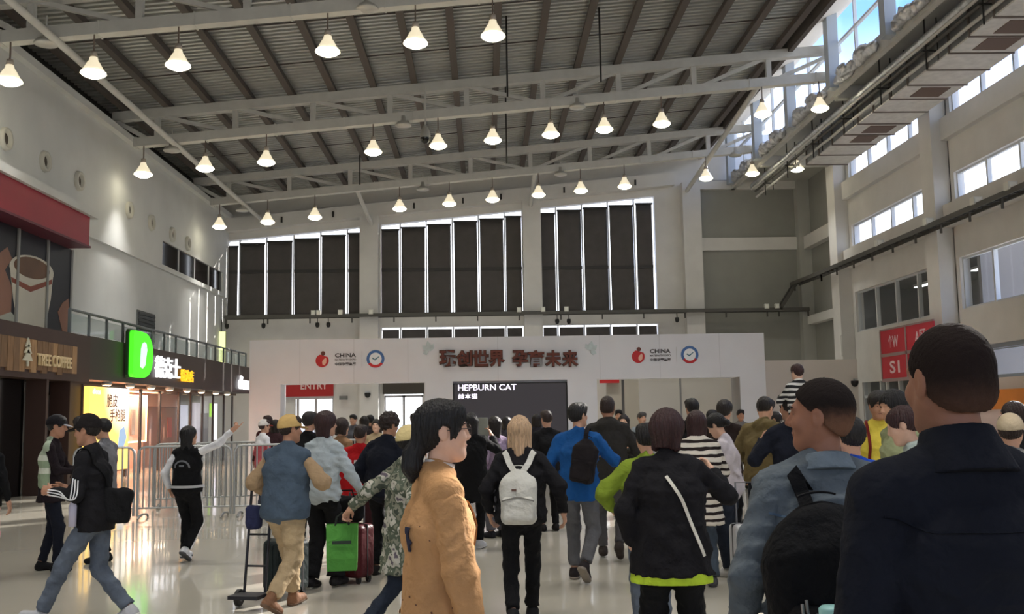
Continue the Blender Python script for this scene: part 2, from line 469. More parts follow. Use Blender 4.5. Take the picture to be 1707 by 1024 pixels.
class Figure:
    """a posed figure, facing +Y, its right hand on +X; every length for a height of 1.75 m and then scaled"""
    def __init__(s, H=1.70, pelvis=0.93, lean=0, sway=0, twist=0, head=(0, 0, 0), sh=0.172, build=1.0,
                 feet=None, hands=None, elbows=None, hip_turn=0):
        s.H = H; S = s.S = H/1.75
        feet = feet or [((0.10, 0, .085), 0, 8), ((-0.10, 0, .085), 0, -8)]
        hands = hands or [(0.27, 0.03, 0.86), (-0.27, 0.03, 0.86)]
        elbows = elbows or [(0.5, -1, -.2), (-0.5, -1, -.2)]
        low = 9
        fr = []
        for (a, pitch, yaw) in feet:
            R = rot((0, 0, 1), -yaw) @ rot((1, 0, 0), -pitch)
            f = R @ V3(0, 1, 0); u = R @ V3(0, 0, 1); r = R @ V3(1, 0, 0)
            for t in (-.065, .10, .185): low = min(low, (np.array(a)+f*t-u*(.085 if t < .15 else .075))[2])
            fr.append((np.array(a, float), f, u, r))
        sh_z = V3(0, 0, -low)
        s.foot = [((a+sh_z)*S, f, u, r) for (a, f, u, r) in fr]
        pel = V3(0, 0, pelvis)+sh_z
        Rt = rot((0, 1, 0), sway) @ rot((1, 0, 0), -lean)
        up = Rt @ V3(0, 0, 1)
        Rw = Rt @ rot((0, 0, 1), -twist)
        s.side = Rw @ V3(1, 0, 0); s.fwd = Rw @ V3(0, 1, 0); s.up = up
        Rh = rot((0, 0, 1), -hip_turn)
        s.hside = Rh @ V3(1, 0, 0); s.hfwd = Rh @ V3(0, 1, 0)
        s.pel = pel*S; s.waist = (pel+up*.13)*S; s.chest = (pel+up*.33)*S; s.ub = (pel+up*.455)*S; s.nb = (pel+up*.53)*S
        s.shl = [(pel+up*.462+s.side*q*sh)*S for q in (1, -1)]
        s.hip = [(pel+s.hside*q*.088-V3(0, 0, .02))*S for q in (1, -1)]
        s.build = build; s.sw = sh
        yaw, pitch, roll = head
        s.Hr = Rt @ rot((0, 0, 1), -yaw-twist*.5) @ rot((1, 0, 0), -pitch+lean*.6) @ rot((0, 1, 0), roll)
        s.hx, s.hy, s.hz = s.Hr @ V3(1, 0, 0), s.Hr @ V3(0, 1, 0), s.Hr @ V3(0, 0, 1)
        ntop = (pel+up*.60)*S+s.fwd*.018*S
        s.ntop = ntop; s.hc = ntop+s.hz*.098*S+s.hy*.012*S
        s.knee = []; s.ank = []
        for i in (0, 1):
            kn, an = ik(s.hip[i], s.foot[i][0], .425*S, .415*S, s.foot[i][1]*1.0+V3(0, .3, 0)+s.hside*(.08 if i == 0 else -.08))
            s.knee.append(kn); s.ank.append(an)
        s.elb = []; s.wri = []
        for i in (0, 1):
            T = (np.array(hands[i], float)+sh_z)*S
            e, w = ik(s.shl[i], T, .295*S, .255*S, elbows[i])
            s.elb.append(e); s.wri.append(w)
        s.handdir = [nrm(s.wri[i]-s.elb[i]) for i in (0, 1)]
    def h(s, x, y, z):
        return s.hc + (s.hx*x+s.hy*y+s.hz*z)*s.S
    # ---- skin
    def head_prims(s, ears=True, fem=False):
        S = s.S; R = (s.hx, s.hy, s.hz); j = .9 if fem else 1.0
        P = [Cone(s.nb-s.up*.005*S, s.ntop+s.hz*.03*S, .053*S*j, .051*S*j, k=.025),
             Ell(s.h(0, -.012, .028), V3(.073, .094, .089)*S, R, .02),
             Ell(s.h(0, .024, -.03), V3(.060, .066, .080)*S, R, .03),
             Ell(s.h(0, .060, -.094), V3(.028*j, .026, .022)*S, R, .03)]
        for q in (1, -1):
            P += [Cone(s.h(q*.052*j, -.002, -.045), s.h(q*.022, .055, -.096), .018*S, .016*S, .035),
                  Ell(s.h(q*.038, .062, -.028), V3(.022, .020, .022)*S, R, .025)]
        P += [Cone(s.h(-.034, .080, .024), s.h(.034, .080, .024), .011*S, .011*S, .02)]
        for q in (1, -1): P.append(Ell(s.h(q*.031, .102, .004), V3(.017, .016, .012)*S, R, .016, '-'))
        P += [Cone(s.h(0, .088, .012), s.h(0, .108 if not fem else .103, -.026), .007*S, .0115*S*j, .012),
              Cone(s.h(-.010, .094, -.032), s.h(.010, .094, -.032), .0085*S, .0085*S, .01),
              Cone(s.h(-.016, .083, -.0545), s.h(.016, .083, -.0545), .007*S, .007*S, .006),
              Cone(s.h(-.014, .082, -.066), s.h(.014, .082, -.066), .0075*S, .0075*S, .006)]
        if ears:
            for q in (1, -1):
                P += [Ell(s.h(q*.076, -.012, -.004), V3(.0085, .021*j, .033*j)*S, R, .010),
                      Ell(s.h(q*.086, -.006, -.004), V3(.006, .010*j, .018*j)*S, R, .006, '-')]
        return P
    def hand_prims(s, i, curl=.45, point=False, normal=None, d=None):
        S = s.S; q = 1 if i == 0 else -1
        d = nrm(d) if d is not None else s.handdir[i]
        n = np.asarray(normal, float) if normal is not None else -s.side*q*.8+s.fwd*.2
        n = nrm(n-d*np.dot(n, d)); t = np.cross(d, n)*q; t = nrm(t)
        if np.dot(t, s.fwd) < -.3: t = -t
        w = s.wri[i]
        P = [Cone(w, w+d*.085*S, .017*S, .0145*S, .02, 2.3, t)]
        for f, (o, L) in enumerate(((.031, .078), (.0105, .088), (-.0105, .082), (-.031, .064))):
            c = curl
            if point and f == 0: c = .03
            elif point: c = 1.05
            b = w+d*.088*S+t*o*S
            a1 = c*1.1; d1 = d*math.cos(a1)+n*math.sin(a1)
            m = b+d1*L*.52*S
            a2 = c*2.5; d2 = d*math.cos(a2)+n*math.sin(a2)
            P += [Cone(b-d*.02*S, m, .0092*S, .0085*S, .004), Cone(m, m+d2*L*.5*S, .0085*S, .0068*S, .004)]
        b = w+d*.022*S+t*.026*S
        td = nrm(d*.75+t*.55+n*.45); m = b+td*.045*S
        P += [Cone(b, m, .013*S, .0105*S, .012), Cone(m, m+nrm(d*.85+t*.2+n*.5)*.034*S, .0105*S, .008*S, .005)]
        return P
    def body_prims(s):
        S = s.S; b = s.build*.92; P = []
        P += [Cone(s.pel-s.up*.04*S, s.waist, .092*S*b, .082*S*b, .05, 1.44, s.hside),
              Cone(s.waist, s.chest, .082*S*b, .096*S*b, .05, 1.38, s.side),
              Cone(s.chest, s.ub, .096*S*b, .055*S, .05, 1.4, s.side),
              Cone(s.shl[0], s.shl[1], .036*S, .036*S, .04),
              Cone(s.nb-s.up*.01*S, s.shl[0], .040*S, .034*S, .03), Cone(s.nb-s.up*.01*S, s.shl[1], .040*S, .034*S, .03)]
        for i in (0, 1):
            P += [Cone(s.shl[i], s.elb[i], .038*S, .034*S, .02), Cone(s.elb[i], s.wri[i], .035*S, .026*S, .015),
                  Cone(s.hip[i], s.knee[i], .074*S*b, .046*S, .04)]
            a, f, u, r = s.foot[i]
            m = s.knee[i]*.7+s.ank[i]*.3
            P += [Cone(s.knee[i], m, .044*S, .046*S, .02), Cone(m, s.ank[i], .046*S, .030*S, .02),
                  Cone(s.ank[i], s.ank[i]-u*.03*S+f*.02*S, .030*S, .028*S, .02),
                  Cone(s.ank[i]-u*.05*S-f*.02*S, s.ank[i]-u*.055*S+f*.12*S, .024*S, .018*S, .03, 1.2, r)]
        return P
    # ---- clothes
    def top_prims(s, ease=.02, hem=.12, sleeve=1.0, sr=(.060, .052, .043), flare=.01, collar=.22, hood=False, arms=(0, 1), shrug=0.0, side_ease=0):
        S = s.S; b = s.build; E = ease
        hb = s.pel-V3(0, 0, hem)*S*.999 if hem > 0 else s.pel-s.up*hem*S
        rr = .104*b+E+flare
        P = [Cone(hb, s.pel, rr*S, (.104*b+E)*S, .04, 1.46, s.hside, cut0=True)] if hem > 0 else []
        P += [Cone(s.pel if hem > 0 else hb, s.waist, (.104*b+E)*S, (.094*b+E)*S, .05, 1.44, s.hside, cut0=hem <= 0),
              Cone(s.waist, s.chest, (.094*b+E)*S, (.104*b+E)*S, .05, 1.42, s.side),
              Cone(s.chest, s.ub, (.104*b+E)*S, (.066+E*.6)*S, .05, 1.42, s.side),
              Cone(s.shl[0], s.shl[1], (.047+E*.4)*S, (.047+E*.4)*S, .04),
              Cone(s.nb+s.up*.012*S, s.shl[0], (.046+E*.25)*S, (.044+E*.4)*S, .05), Cone(s.nb+s.up*.012*S, s.shl[1], (.046+E*.25)*S, (.044+E*.4)*S, .05)]
        for i in arms:
            e = s.elb[i]; w = s.wri[i]
            if sleeve >= 1:
                P += [Cone(s.shl[i]*.94+e*.06, e, sr[0]*S*.97, sr[1]*S, .012), Cone(e, e+(w-e)*(.96), sr[1]*S, sr[2]*S, .012, cut1=True)]
            elif sleeve > .5:
                P += [Cone(s.shl[i], e, sr[0]*S, sr[1]*S, .035), Cone(e, e+(w-e)*(sleeve*2-1), sr[1]*S, sr[2]*S, .02, cut1=True)]
            elif sleeve > 0:
                P += [Cone(s.shl[i], s.shl[i]+(e-s.shl[i])*sleeve*2, sr[0]*S, sr[1]*S, .035, cut1=True)]
        if collar:
            P += [Cone(s.nb-s.up*.012*S-s.fwd*.004*S, s.nb+(s.ntop-s.nb)*collar, .068*S, .063*S, .03, cut0=True, cut1=True)]
        if hood:
            P += [Ell(s.nb-s.fwd*.075*S-s.up*.015*S, V3(.115, .055, .075)*S, (s.side, s.fwd, s.up), .04),
                  Cone(s.nb-s.fwd*.03*S+s.side*.07*S, s.nb-s.fwd*.03*S-s.side*.07*S, .045*S, .045*S, .04)]
        return P
    def leg_prims(s, r=(.100, .070, .058), end=.97, rise=.06, loose=0.0, flare=0):
        S = s.S; b = s.build; P = []
        P += [Cone(s.pel-V3(0, 0, .05)*S, s.pel+s.up*rise*S, .108*S*b, .104*S*b, .05, 1.44, s.hside, cut1=True)]
        for i in (0, 1):
            k, a = s.knee[i], s.ank[i]
            P += [Cone(s.hip[i]+V3(0, 0, -.01), k, r[0]*S*b, r[1]*S, .035), Cone(k, k+(a-k)*end, r[1]*S, r[2]*S, .03, cut1=True)]
        return P
    def shoe_prims(s, i, high=False):
        S = s.S; a, f, u, r = s.foot[i]; a = s.ank[i]
        P = [Cone(a-u*.048*S-f*.03*S, a-u*.052*S+f*.135*S, .040*S, .036*S, .02, 1.12, r),
             Cone(a-u*.03*S+f*.01*S, a-u*.045*S+f*.10*S, .044*S, .03*S, .03),
             Cone(a+u*(.05 if high else .015)*S, a-u*.04*S-f*.012*S, .046*S, .044*S, .03, cut0=True),
             Plane(-u, a-u*.085*S)]
        return P
    def sole_prims(s, i):
        S = s.S; a, f, u, r = s.foot[i]; a = s.ank[i]
        return [Cone(a-u*.06*S-f*.032*S, a-u*.06*S+f*.137*S, .045*S, .041*S, .01, 1.12, r),
                Plane(-u, a-u*.086*S), Plane(u, a-u*.062*S)]
    # ---- hair
    def hair_prims(s, kind='short', t=.014, length=.2, hairline=0.0):
        S = s.S; R = (s.hx, s.hy, s.hz)
        cr = Ell(s.h(0, -.014, .030), (V3(.073, .094, .089)+t)*S, R, 0)
        def cut(y1, z1, y2, z2, k=.01):
            a = s.h(0, y1, z1); b = s.h(0, y2, z2)
            n = np.cross(s.hx, nrm(a-b)); n = n if np.dot(n, s.hz) < 0 else -n
            return Plane(n, a, k)
        facecut = Ell(s.h(0, .105, -.052+hairline), V3(.078, .085, .105)*S, R, .012, '-')
        ears = [Ell(s.h(q*.085, -.004, -.012), V3(.03, .026, .036)*S, R, .008, '-') for q in (1, -1)]
        if kind == 'buzz':
            return [cr, Cone(s.h(-.028, -.050, -.03), s.h(.028, -.050, -.03), .040*S, .040*S, .04), cut(.075, .050+hairline, -.095, -.088, .004)]+ears
        if kind == 'short':
            return [cr, Cone(s.h(-.045, .05, .085), s.h(.045, .05, .085), .030*S, .030*S, .05), cut(.07, .012, -.10, -.075), facecut]+ears
        if kind == 'bowl':
            return [cr, Ell(s.h(0, .01, .055), (V3(.08, .092, .07)+t*.6)*S, R, .02), cut(.07, -.005, -.10, -.085), facecut]+ears
        if kind == 'curly':
            return [cr, Ell(s.h(0, .0, .06), (V3(.085, .10, .08)+t*.5)*S, R, .03), cut(.07, .01, -.10, -.075), facecut]+ears
        if kind in ('long', 'bob'):
            L = length
            dn = V3(0, 0, -1)*S
            def dp(x, y, z, l): return s.h(x, y, z)+dn*l
            P = [cr,
                 Cone(s.h(0, -.045, .02), dp(0, -.07, 0, L), .078*S, .040*S, .03, 1.15, s.hx, cut1=True),
                 Cone(s.h(.066, -.02, .02), dp(.078, -.035, 0, L*.95), .034*S, .026*S, .03),
                 Cone(s.h(-.066, -.02, .02), dp(-.078, -.035, 0, L*.95), .034*S, .026*S, .03)]
            return P+[facecut]
        if kind == 'tail':
            b = s.h(0, -.08, -.03); m = s.h(0, -.125, -.080); e = m-V3(0, 0, length)*S-s.hy*.004*S
            return [cr, Cone(s.h(-.045, .055, .075), s.h(.045, .055, .075), .03*S, .03*S, .04), Cone(s.h(-.05, .05, .05), s.h(-.062, .03, -.015), .02*S, .012*S, .02), Cone(s.h(.05, .05, .05), s.h(.062, .03, -.015), .02*S, .012*S, .02),
                    cut(.07, -.02, -.10, -.085), facecut]+ears+[Cone(b, m, .046*S, .034*S, .03), Cone(m, m*.5+e*.5, .034*S, .037*S, .02), Cone(m*.5+e*.5, e, .037*S, .012*S, .02)]
        if kind == 'bun':
            return [cr, cut(.07, .005, -.10, -.07), facecut]+ears+[Ell(s.h(0, -.125, -.03), V3(.042, .036, .042)*S, R, .015)]
        if kind == 'highbun':
            return [cr, cut(.07, .005, -.10, -.07), facecut]+ears+[Ell(s.h(0, -.09, .10), V3(.045, .042, .042)*S, R, .015)]
        return [cr]
    def cap_prims(s, t=.022, low=.022):
        S = s.S; R = (s.hx, s.hy, s.hz)
        cr = Ell(s.h(0, -.010, .030), (V3(.073, .094, .090)+t)*S, R, 0)
        n = -(s.hz*1.0+s.hy*-.12)
        return [cr, Plane(n, s.h(0, 0, low), .006)]
    def brim_prims(s, t=.022, low=.028, length=.075):
        S = s.S; R = (s.hx, nrm(s.hy-s.hz*.2), nrm(s.hz+s.hy*.2))
        return [Ell(s.h(0, .075, low), V3(.076, .055+length, .010)*S, R, 0), Plane(-s.hy, s.h(0, .07, low))]
# ================================================================== the hall
XL, XR, YB = -12.1, 15.6, 46.5         # wall planes
YF = -6.0                              # behind the viewer
def deck_z(x): return 12.10+.09*(x+12.1)

M_white = mat('wall_paint', (214, 212, 208), .85, var=(1.2, .05), bump=(6, .06, .01))
M_left = mat('wall_paint_left', (205, 206, 204), .8, var=(.8, .05), bump=(5, .05, .01))
M_grey = mat('wall_paint_grey', (176, 176, 170), .85, var=(1.0, .05))
M_steel = mat('painted_steel', (196, 195, 190), .6, var=(3, .06))
M_deck = mat('roof_deck', (190, 191, 188), .34, metal=.5, var=(1.2, .08))
M_purlin = mat('purlin_paint', (84, 77, 73), .7)
M_dark = mat('dark_paint', (38, 36, 34), .7)
M_glass = mat('window_glass', (225, 235, 245), .02, spec=.5, alpha=.12)
M_frame = mat('window_frame', (205, 208, 210), .5)
M_tray = mat('cable_tray', (92, 90, 86), .6, metal=.3)
M_galv = mat('galvanised', (168, 170, 172), .38, metal=.75, var=(1.8, .18), bump=(3, .2, .03))
M_foil = mat('foil_insulation', (205, 206, 208), .3, metal=.8, var=(4, .25), bump=(7, .9, .05))
M_black = mat('black_plastic', (22, 22, 23), .5)

# --- floor
mf = mat('polished_floor', (196, 190, 176), .14, spec=.5, var=(.5, .04))
def _floor_joints():
    nt = mf.node_tree; b = nt.nodes['Principled BSDF']
    tc = nt.nodes.new('ShaderNodeTexCoord'); br = nt.nodes.new('ShaderNodeTexBrick')
    br.offset = 0; br.inputs['Scale'].default_value = 1; br.inputs['Mortar Size'].default_value = .002; br.inputs['Brick Width'].default_value = 1.0; br.inputs['Row Height'].default_value = 1.0
    nt.links.new(tc.outputs['Object'], br.inputs['Vector'])
    bp = nt.nodes.new('ShaderNodeBump'); bp.inputs['Strength'].default_value = .15; bp.inputs['Distance'].default_value = .002; bp.invert = True
    nt.links.new(br.outputs['Fac'], bp.inputs['Height']); nt.links.new(bp.outputs[0], b.inputs['Normal'])
    b.inputs['Coat Weight'].default_value = .35; b.inputs['Coat Roughness'].default_value = .04
_floor_joints()
struct(MB().box(XL-3, XR+1, YF, YB+2.2, -.2, 0).build('floor', mf))

# --- left wall: lower part, step at 7.27, upper part standing proud, round vents, strip window
LW0, LW1, LZ0, LZ1 = 36.95, 45.5, 7.45, 8.36      # strip window
wl = MB()
wl.box(XL-.6, XL, YF, YB, 0, 7.27)
wl.box(XL-.6, XL+.12, YF, LW0, 7.27, 11.15).box(XL-.6, XL+.12, LW1, YB, 7.27, 11.15)
wl.box(XL-.6, XL+.12, LW0, LW1, 7.27, LZ0).box(XL-.6, XL+.12, LW0, LW1, LZ1, 11.15)
wall_left = struct(wl.build('wall_left', M_left))
struct(MB().box(XL-.6, XL+.34, YF, YB, 11.0, 11.22).build('trim_1', M_left))
struct(MB().box(XL-.7, XL-.5, YF, YB, 11.15, 12.4).build('wall_left_eave', M_dark))
w = struct(MB().box(XL-.02, XL+.05, LW0, LW1, LZ0, LZ1).build('window_1', mat('dark_glass', (30, 26, 24), .08)))
for k in range(5):
    y = LW0+(LW1-LW0)*k/4
    MB().box(XL+.05, XL+.08, y-.04, y+.04, LZ0, LZ1).build('mullion', M_frame, w)
for (px, py) in ((7, 244), (73, 278), (130, 311), (214, 357), (251, 376), (286, 388), (312, 401)):
    y = on_x(px, py, XL+.12)[1]
    e = tag(empty('round_vent', (XL+.12, y, 8.75)), 'round wall air nozzle above the shops, ' + (
        {7: 'the nearest of the row', 73: 'second from the picture edge', 130: 'third one, above the red sign end', 214: 'beside the patch of light', 251: 'just past the patch of light', 286: 'last but one before the back wall', 312: 'over the dark strip window'}[px]), 'vent', 'round air nozzles on the left wall')
    m = MB(); n = 18
    ring = lambda r, x: [(x, r*math.cos(2*PI*k/n), r*math.sin(2*PI*k/n)) for k in range(n)]
    v = ring(.30, 0)+ring(.28, .10)+ring(.20, .10)+ring(.15, -.02)
    m.add(v, [(i*n+k, i*n+(k+1) % n, (i+1)*n+(k+1) % n, (i+1)*n+k) for i in range(3) for k in range(n)], True)
    m.build('rim', mat('vent_rim', (190, 188, 178), .5), e)
    MB().add(ring(.16, .02), [tuple(range(n))]).build('throat', mat('vent_throat', (70, 62, 52), .7), e)
# small dark louvre in the left wall above the railing
y0 = on_x(227, 540, XL)[1]; y1 = on_x(256, 540, XL)[1]
lv = tag(empty('wall_louvre', (XL, (y0+y1)/2, 4.95)), 'grey ventilation louvre low on the white wall behind the railing', 'louvre')
MB().box(0, .05, -(y1-y0)/2, (y1-y0)/2, -.55, .55).build('frame', mat('louvre_frame', (92, 95, 95), .6), lv)
for k in range(8):
    MB().box(.05, .085, -(y1-y0)/2+.06, (y1-y0)/2-.06, -.47+k*.125, -.40+k*.125).build('slat', mat('louvre_slat', (70, 74, 75), .6), lv)

struct(MB().box(XL-.6, XR+.35, YF-.3, YF, 0, 3.2).box(XL-.6, XR+.35, YF-.3, YF, 5.4, 15.2).build('wall_front_unseen', M_white))  # unseen wall added to cut sky light; open band admits some fill
# --- back wall with three blind bays
M_back = M_white
bays = [(371, 600), (635, 872), (903, 1096)]
def bx(px): return on_y(px, 500, YB)[0]
bx_edges = [(-12.05, bx(600)), (bx(635), bx(872)), (bx(903), bx(1096))]
ZB0 = 6.45
def win_top(x): return 10.02+.0955*(x+12.0)
LZ = (1.0, 5.8)                       # lower glazing behind the gate
wb = MB()
def back_piece(x0, x1, zlo0, zhi):
    """wall piece with a sloped top edge given by zhi(x)"""
    wb.add([(x0, YB, zlo0), (x1, YB, zlo0), (x1, YB, zhi(x1)), (x0, YB, zhi(x0)),
            (x0, YB+.4, zlo0), (x1, YB+.4, zlo0), (x1, YB+.4, zhi(x1)), (x0, YB+.4, zhi(x0))],
           [(0, 1, 2, 3), (7, 6, 5, 4), (0, 4, 5, 1), (1, 5, 6, 2), (2, 6, 7, 3), (3, 7, 4, 0)])
roofz = lambda x: deck_z(x)+.5
xs_w = [XL-.5]+[e for b in bx_edges for e in b]+[XR+.5]
for i in range(len(xs_w)-1):
    a, b = xs_w[i], xs_w[i+1]
    if (a, b) in bx_edges:
        # lintel above, spandrel at the tray, doors below are left open
        wb.add([(a, YB, win_top(a)), (b, YB, win_top(b)), (b, YB, roofz(b)), (a, YB, roofz(a)), (a, YB+.4, win_top(a)), (b, YB+.4, win_top(b)), (b, YB+.4, roofz(b)), (a, YB+.4, roofz(a))],
               [(0, 1, 2, 3), (7, 6, 5, 4), (0, 4, 5, 1), (1, 5, 6, 2), (2, 6, 7, 3), (3, 7, 4, 0)])
        back_piece(a, b, LZ[1], lambda x: ZB0)
    else:
        back_piece(a, b, 0, roofz)
wall_back = struct(wb.build('wall_back', M_back))
for k, px in enumerate((617, 888, 1155)):
    x = bx(px); wd = .43
    struct(MB().box(x-wd, x+wd, YB-.55, YB+.1, 0, win_top(x)+.38).build('column_back', M_white))
struct(MB().box(bx(1345)-.4, bx(1345)+.35, YB-.5, YB+.1, 0, 12.7).build('column_corner', M_grey))
# sloping beam over the blinds, with a strip of steel under the deck
mbm = MB()
for (a, b) in ((XL, 9.2),):
    z0 = lambda x: win_top(x)+.35
    mbm.add([(a, YB-.5, z0(a)), (b, YB-.5, z0(b)), (b, YB-.5, z0(b)+.62), (a, YB-.5, z0(a)+.62), (a, YB, z0(a)), (b, YB, z0(b)), (b, YB, z0(b)+.62), (a, YB, z0(a)+.62)],
            [(0, 1, 2, 3), (7, 6, 5, 4), (0, 4, 5, 1), (1, 5, 6, 2), (2, 6, 7, 3), (3, 7, 4, 0)])
struct(mbm.build('beam_back', M_white))
mt = MB()
for x in (-9.4, -7.0, -3.2, -1.4, -.9, .9, 3.9, 4.5, 7.3): mt.box(x-.04, x+.04, YB-.56, YB-.5, z0(x)+.15, z0(x)+.42)
o = mt.build('bracket', M_dark, bpy.data.objects['beam_back'])
# string course on the grey part of the back wall
struct(MB().box(bx(1172), bx(1338), YB-.18, YB, 9.25, 9.85).build('trim_2', M_white))
struct(MB().box(bx(1172), bx(1338), YB-.3, YB, 12.2, 12.6).build('trim_3', M_white))

# windows behind the blinds: glass, frames, and one blind to each pane
M_blind = mat('blind_cloth', (84, 80, 78), .85, var=(2.2, .10), bump=(30, .3, .004))
M_rail = mat('blind_rail', (52, 50, 49), .6)
div = [[371, 397, 442, 488, 533, 578, 600], [635, 667, 711, 755, 799, 843, 872], [903, 930, 974, 1018, 1062, 1096]]
rng = random.Random(4)
ordn = ['first', 'second', 'third', 'fourth', 'fifth', 'sixth']
bayn = ['bay beside the left wall', 'middle bay', 'bay nearest the grey wall']
for bi, ((a, b), dv) in enumerate(zip(bx_edges, div)):
    w = empty('window_%d' % (bi+2)); struct(w)
    X = [a]+[bx(p) for p in dv[1:-1]]+[b]
    for i in range(len(X)-1):
        x0, x1 = X[i], X[i+1]
        g = MB(); g.add([(x0, YB+.32, LZ[1]*0+ZB0), (x1, YB+.32, ZB0), (x1, YB+.32, win_top(x1)), (x0, YB+.32, win_top(x0))], [(0, 1, 2, 3)])
        g.build('pane', M_glass, w, fix=False)
        MB().box(x0-.035, x0+.035, YB+.22, YB+.36, ZB0, win_top(x0)).build('mullion', M_frame, w)
        # blind: hangs free, a narrow gap at each side and under the head
        e = tag(empty('roller_blind', ((x0+x1)/2, YB+.10, ZB0)), '%s dark roller blind from the left, %s' % (ordn[i], bayn[bi]), 'blind', 'tall roller blinds on the back windows')
        gl, gr = rng.uniform(.05, .085), rng.uniform(.05, .085)
        if i == 0: gl = .02
        if i == len(X)-2: gr = .02 if bi < 2 else .12
        hw = (x1-x0)/2; zt = win_top((x0+x1)/2)-.30+rng.uniform(-.03, .03)-ZB0
        m = MB(); n = 8; sk = rng.uniform(-.02, .02)
        vs_ = []
        for r in range(13):
            z = -.15+(zt+.15)*r/12
            for c in range(n+1):
                t = c/n; xx = (-hw+gl)*(1-t)+(hw-gr)*t
                vs_.append((xx+sk*(1-r/12.0), .02*math.sin(t*5+bi+i)*(1-r/12), z))
        m.add(vs_, [(r*(n+1)+c, r*(n+1)+c+1, (r+1)*(n+1)+c+1, (r+1)*(n+1)+c) for r in range(12) for c in range(n)], True)
        o = m.build('cloth', M_blind, e, fix=False)
        md = o.modifiers.new('thick', 'SOLIDIFY'); md.thickness = .012
        MB().box(-hw+gl*.6, hw-gr*.6, -.05, .05, zt-.02, zt+.06).build('head_rail', M_rail, e)
        zm = 8.55-ZB0
        MB().box(-hw+gl, hw-gr, -.045, -.012, zm-.09, zm+.06).build('stiffening_bar', M_rail, e)
        # lower pane with its own blind end showing over the gate
    MB().box(a, b, YB+.2, YB+.36, ZB0-.02, ZB0+.06).build('sill', M_frame, w)
    # lower windows: bright top slit, dark blind under it
    if bi > 0:
        for i in range(len(X)-1):
            MB().add([(X[i], YB+.32, LZ[0]), (X[i+1], YB+.32, LZ[0]), (X[i+1], YB+.32, LZ[1]), (X[i], YB+.32, LZ[1])], [(0, 1, 2, 3)]).build('pane', M_glass, w, fix=False)
            MB().box(X[i]-.035, X[i]+.035, YB+.22, YB+.36, 3.0, LZ[1]).build('mullion', M_frame, w)
            MB().box(X[i]+.06, X[i+1]-.06, YB+.08, YB+.10, 3.6, LZ[1]-.10).build('short_blind', M_blind, w)
    else:
        MB().box(a+1.0, b, YB+.08, YB+.10, 3.4, LZ[1]-.02).build('short_blind', M_blind, w)

# cable tray along the back wall
def tray(name, pts, label, width=.42):
    e = tag(empty(name), label, 'cable tray')
    for p, q in zip(pts[:-1], pts[1:]):
        p, q = Vector(p), Vector(q)
        d = (q-p).normalized(); s = d.cross(Vector((0, 0, 1))).normalized()
        for k in (-1, 1):
            MB().bar(p+s*k*width/2, q+s*k*width/2, .04, .16).build('side_rail', M_tray, e)
        n = max(int((q-p).length/.5), 1); m = MB()
        for i in range(n+1):
            c = p+(q-p)*i/n; m.bar(c-s*width/2, c+s*width/2, .05, .03, (0, 0, 1) if abs(d.z) < .9 else (0, 1, 0))
        o = m.build('rung_set', M_tray, e); o['kind'] = 'stuff'
        m = MB()
        for t in (-.12, 0, .1): m.tube([p+s*t+Vector((0, 0, .04)), q+s*t+Vector((0, 0, .04))], .035, 6)
        m.build('cable_bundle', M_black, e)
        n = max(int((q-p).length/1.9), 1)
        for i in range(n+1):
            c = p+(q-p)*i/n; MB().bar(c-Vector((0, 0, .05)), c-Vector((0, 0, .32)), .06, .06).build('hanger', M_tray, e)
    return e
zt = 6.30
tray('cable_tray', [(XL+.2, YB-.72, zt), (bx(1338), YB-.72, zt)], 'long grey cable tray with black cables under the tall blinds')
p1 = on_x(1420, 462, XR-.85); p2 = on_x(1705, 336, XR-.85)
tray('cable_tray', [(bx(1290), YB-.72, zt), (bx(1318), YB-.72, 7.5), (XR-.85, 42.4, 7.5), (XR-.85, 12, 7.55)], 'grey cable tray climbing the corner and running along the pillars of the right wall')
# little spot lamps sitting on the tray
def box_lamp(x, y, z, label, s=.10):
    e = tag(empty('tray_spotlight', (x, y, z)), label, 'spotlight', 'small white box lights on the cable trays')
    MB().box(-s, s, -s, s, .02, .24).build('housing', mat('lamp_box', (225, 224, 215), .5), e)
    MB().box(-s*.7, s*.7, -s-.015, -s, .05, .21).build('lens', mat('lamp_lens', (245, 245, 235), .3), e)
    MB().box(-.03, .03, -.03, .03, -.1, .02).build('bracket', M_tray, e)
for px, nm in ((528, 'left of the pair below the left blinds'), (537, 'right of the pair below the left blinds'), (572, 'just left of the first back column'), (622, 'in front of the first back column'),
               (864, 'just left of the middle back column'), (903, 'at the right edge of the middle back column'), (941, 'under the second blind of the right bay'), (1268, 'above the gate end, left of a pair'), (1285, 'above the gate end, right of a pair')):
    box_lamp(bx(px), YB-.9, zt+.02, 'white box light on the back tray, '+nm)
for px, py, nm in ((1473, 425, 'beside the first pillar'), (1556, 388, 'at the second pillar'), (1637, 361, 'past the second pillar'), (1695, 332, 'at the picture edge')):
    q = on_x(px, py, XR-.85); box_lamp(q[0]-.15, q[1], 7.55, 'small white box light on the side wall cable tray, '+nm, .13)
# small black cameras under the tray
for k, px in enumerate((386, 446, 534, 552, 926, 945, 1122)):
    e = tag(empty('security_camera', (bx(px), YB-.8, zt-.42)), 'small black camera hanging under the back cable tray, number %s from the left' % ordn[min(k, 5)] if k < 6 else 'small black camera hanging under the back cable tray near the grey wall', 'camera', 'cameras under the back tray')
    MB().lathe([(0, .12), (.09, .12), (.10, 0), (.07, -.09), (0, -.12)], n=10).build('housing', M_black, e)
    MB().box(-.02, .02, -.02, .02, .1, .42).build('stem', M_tray, e)

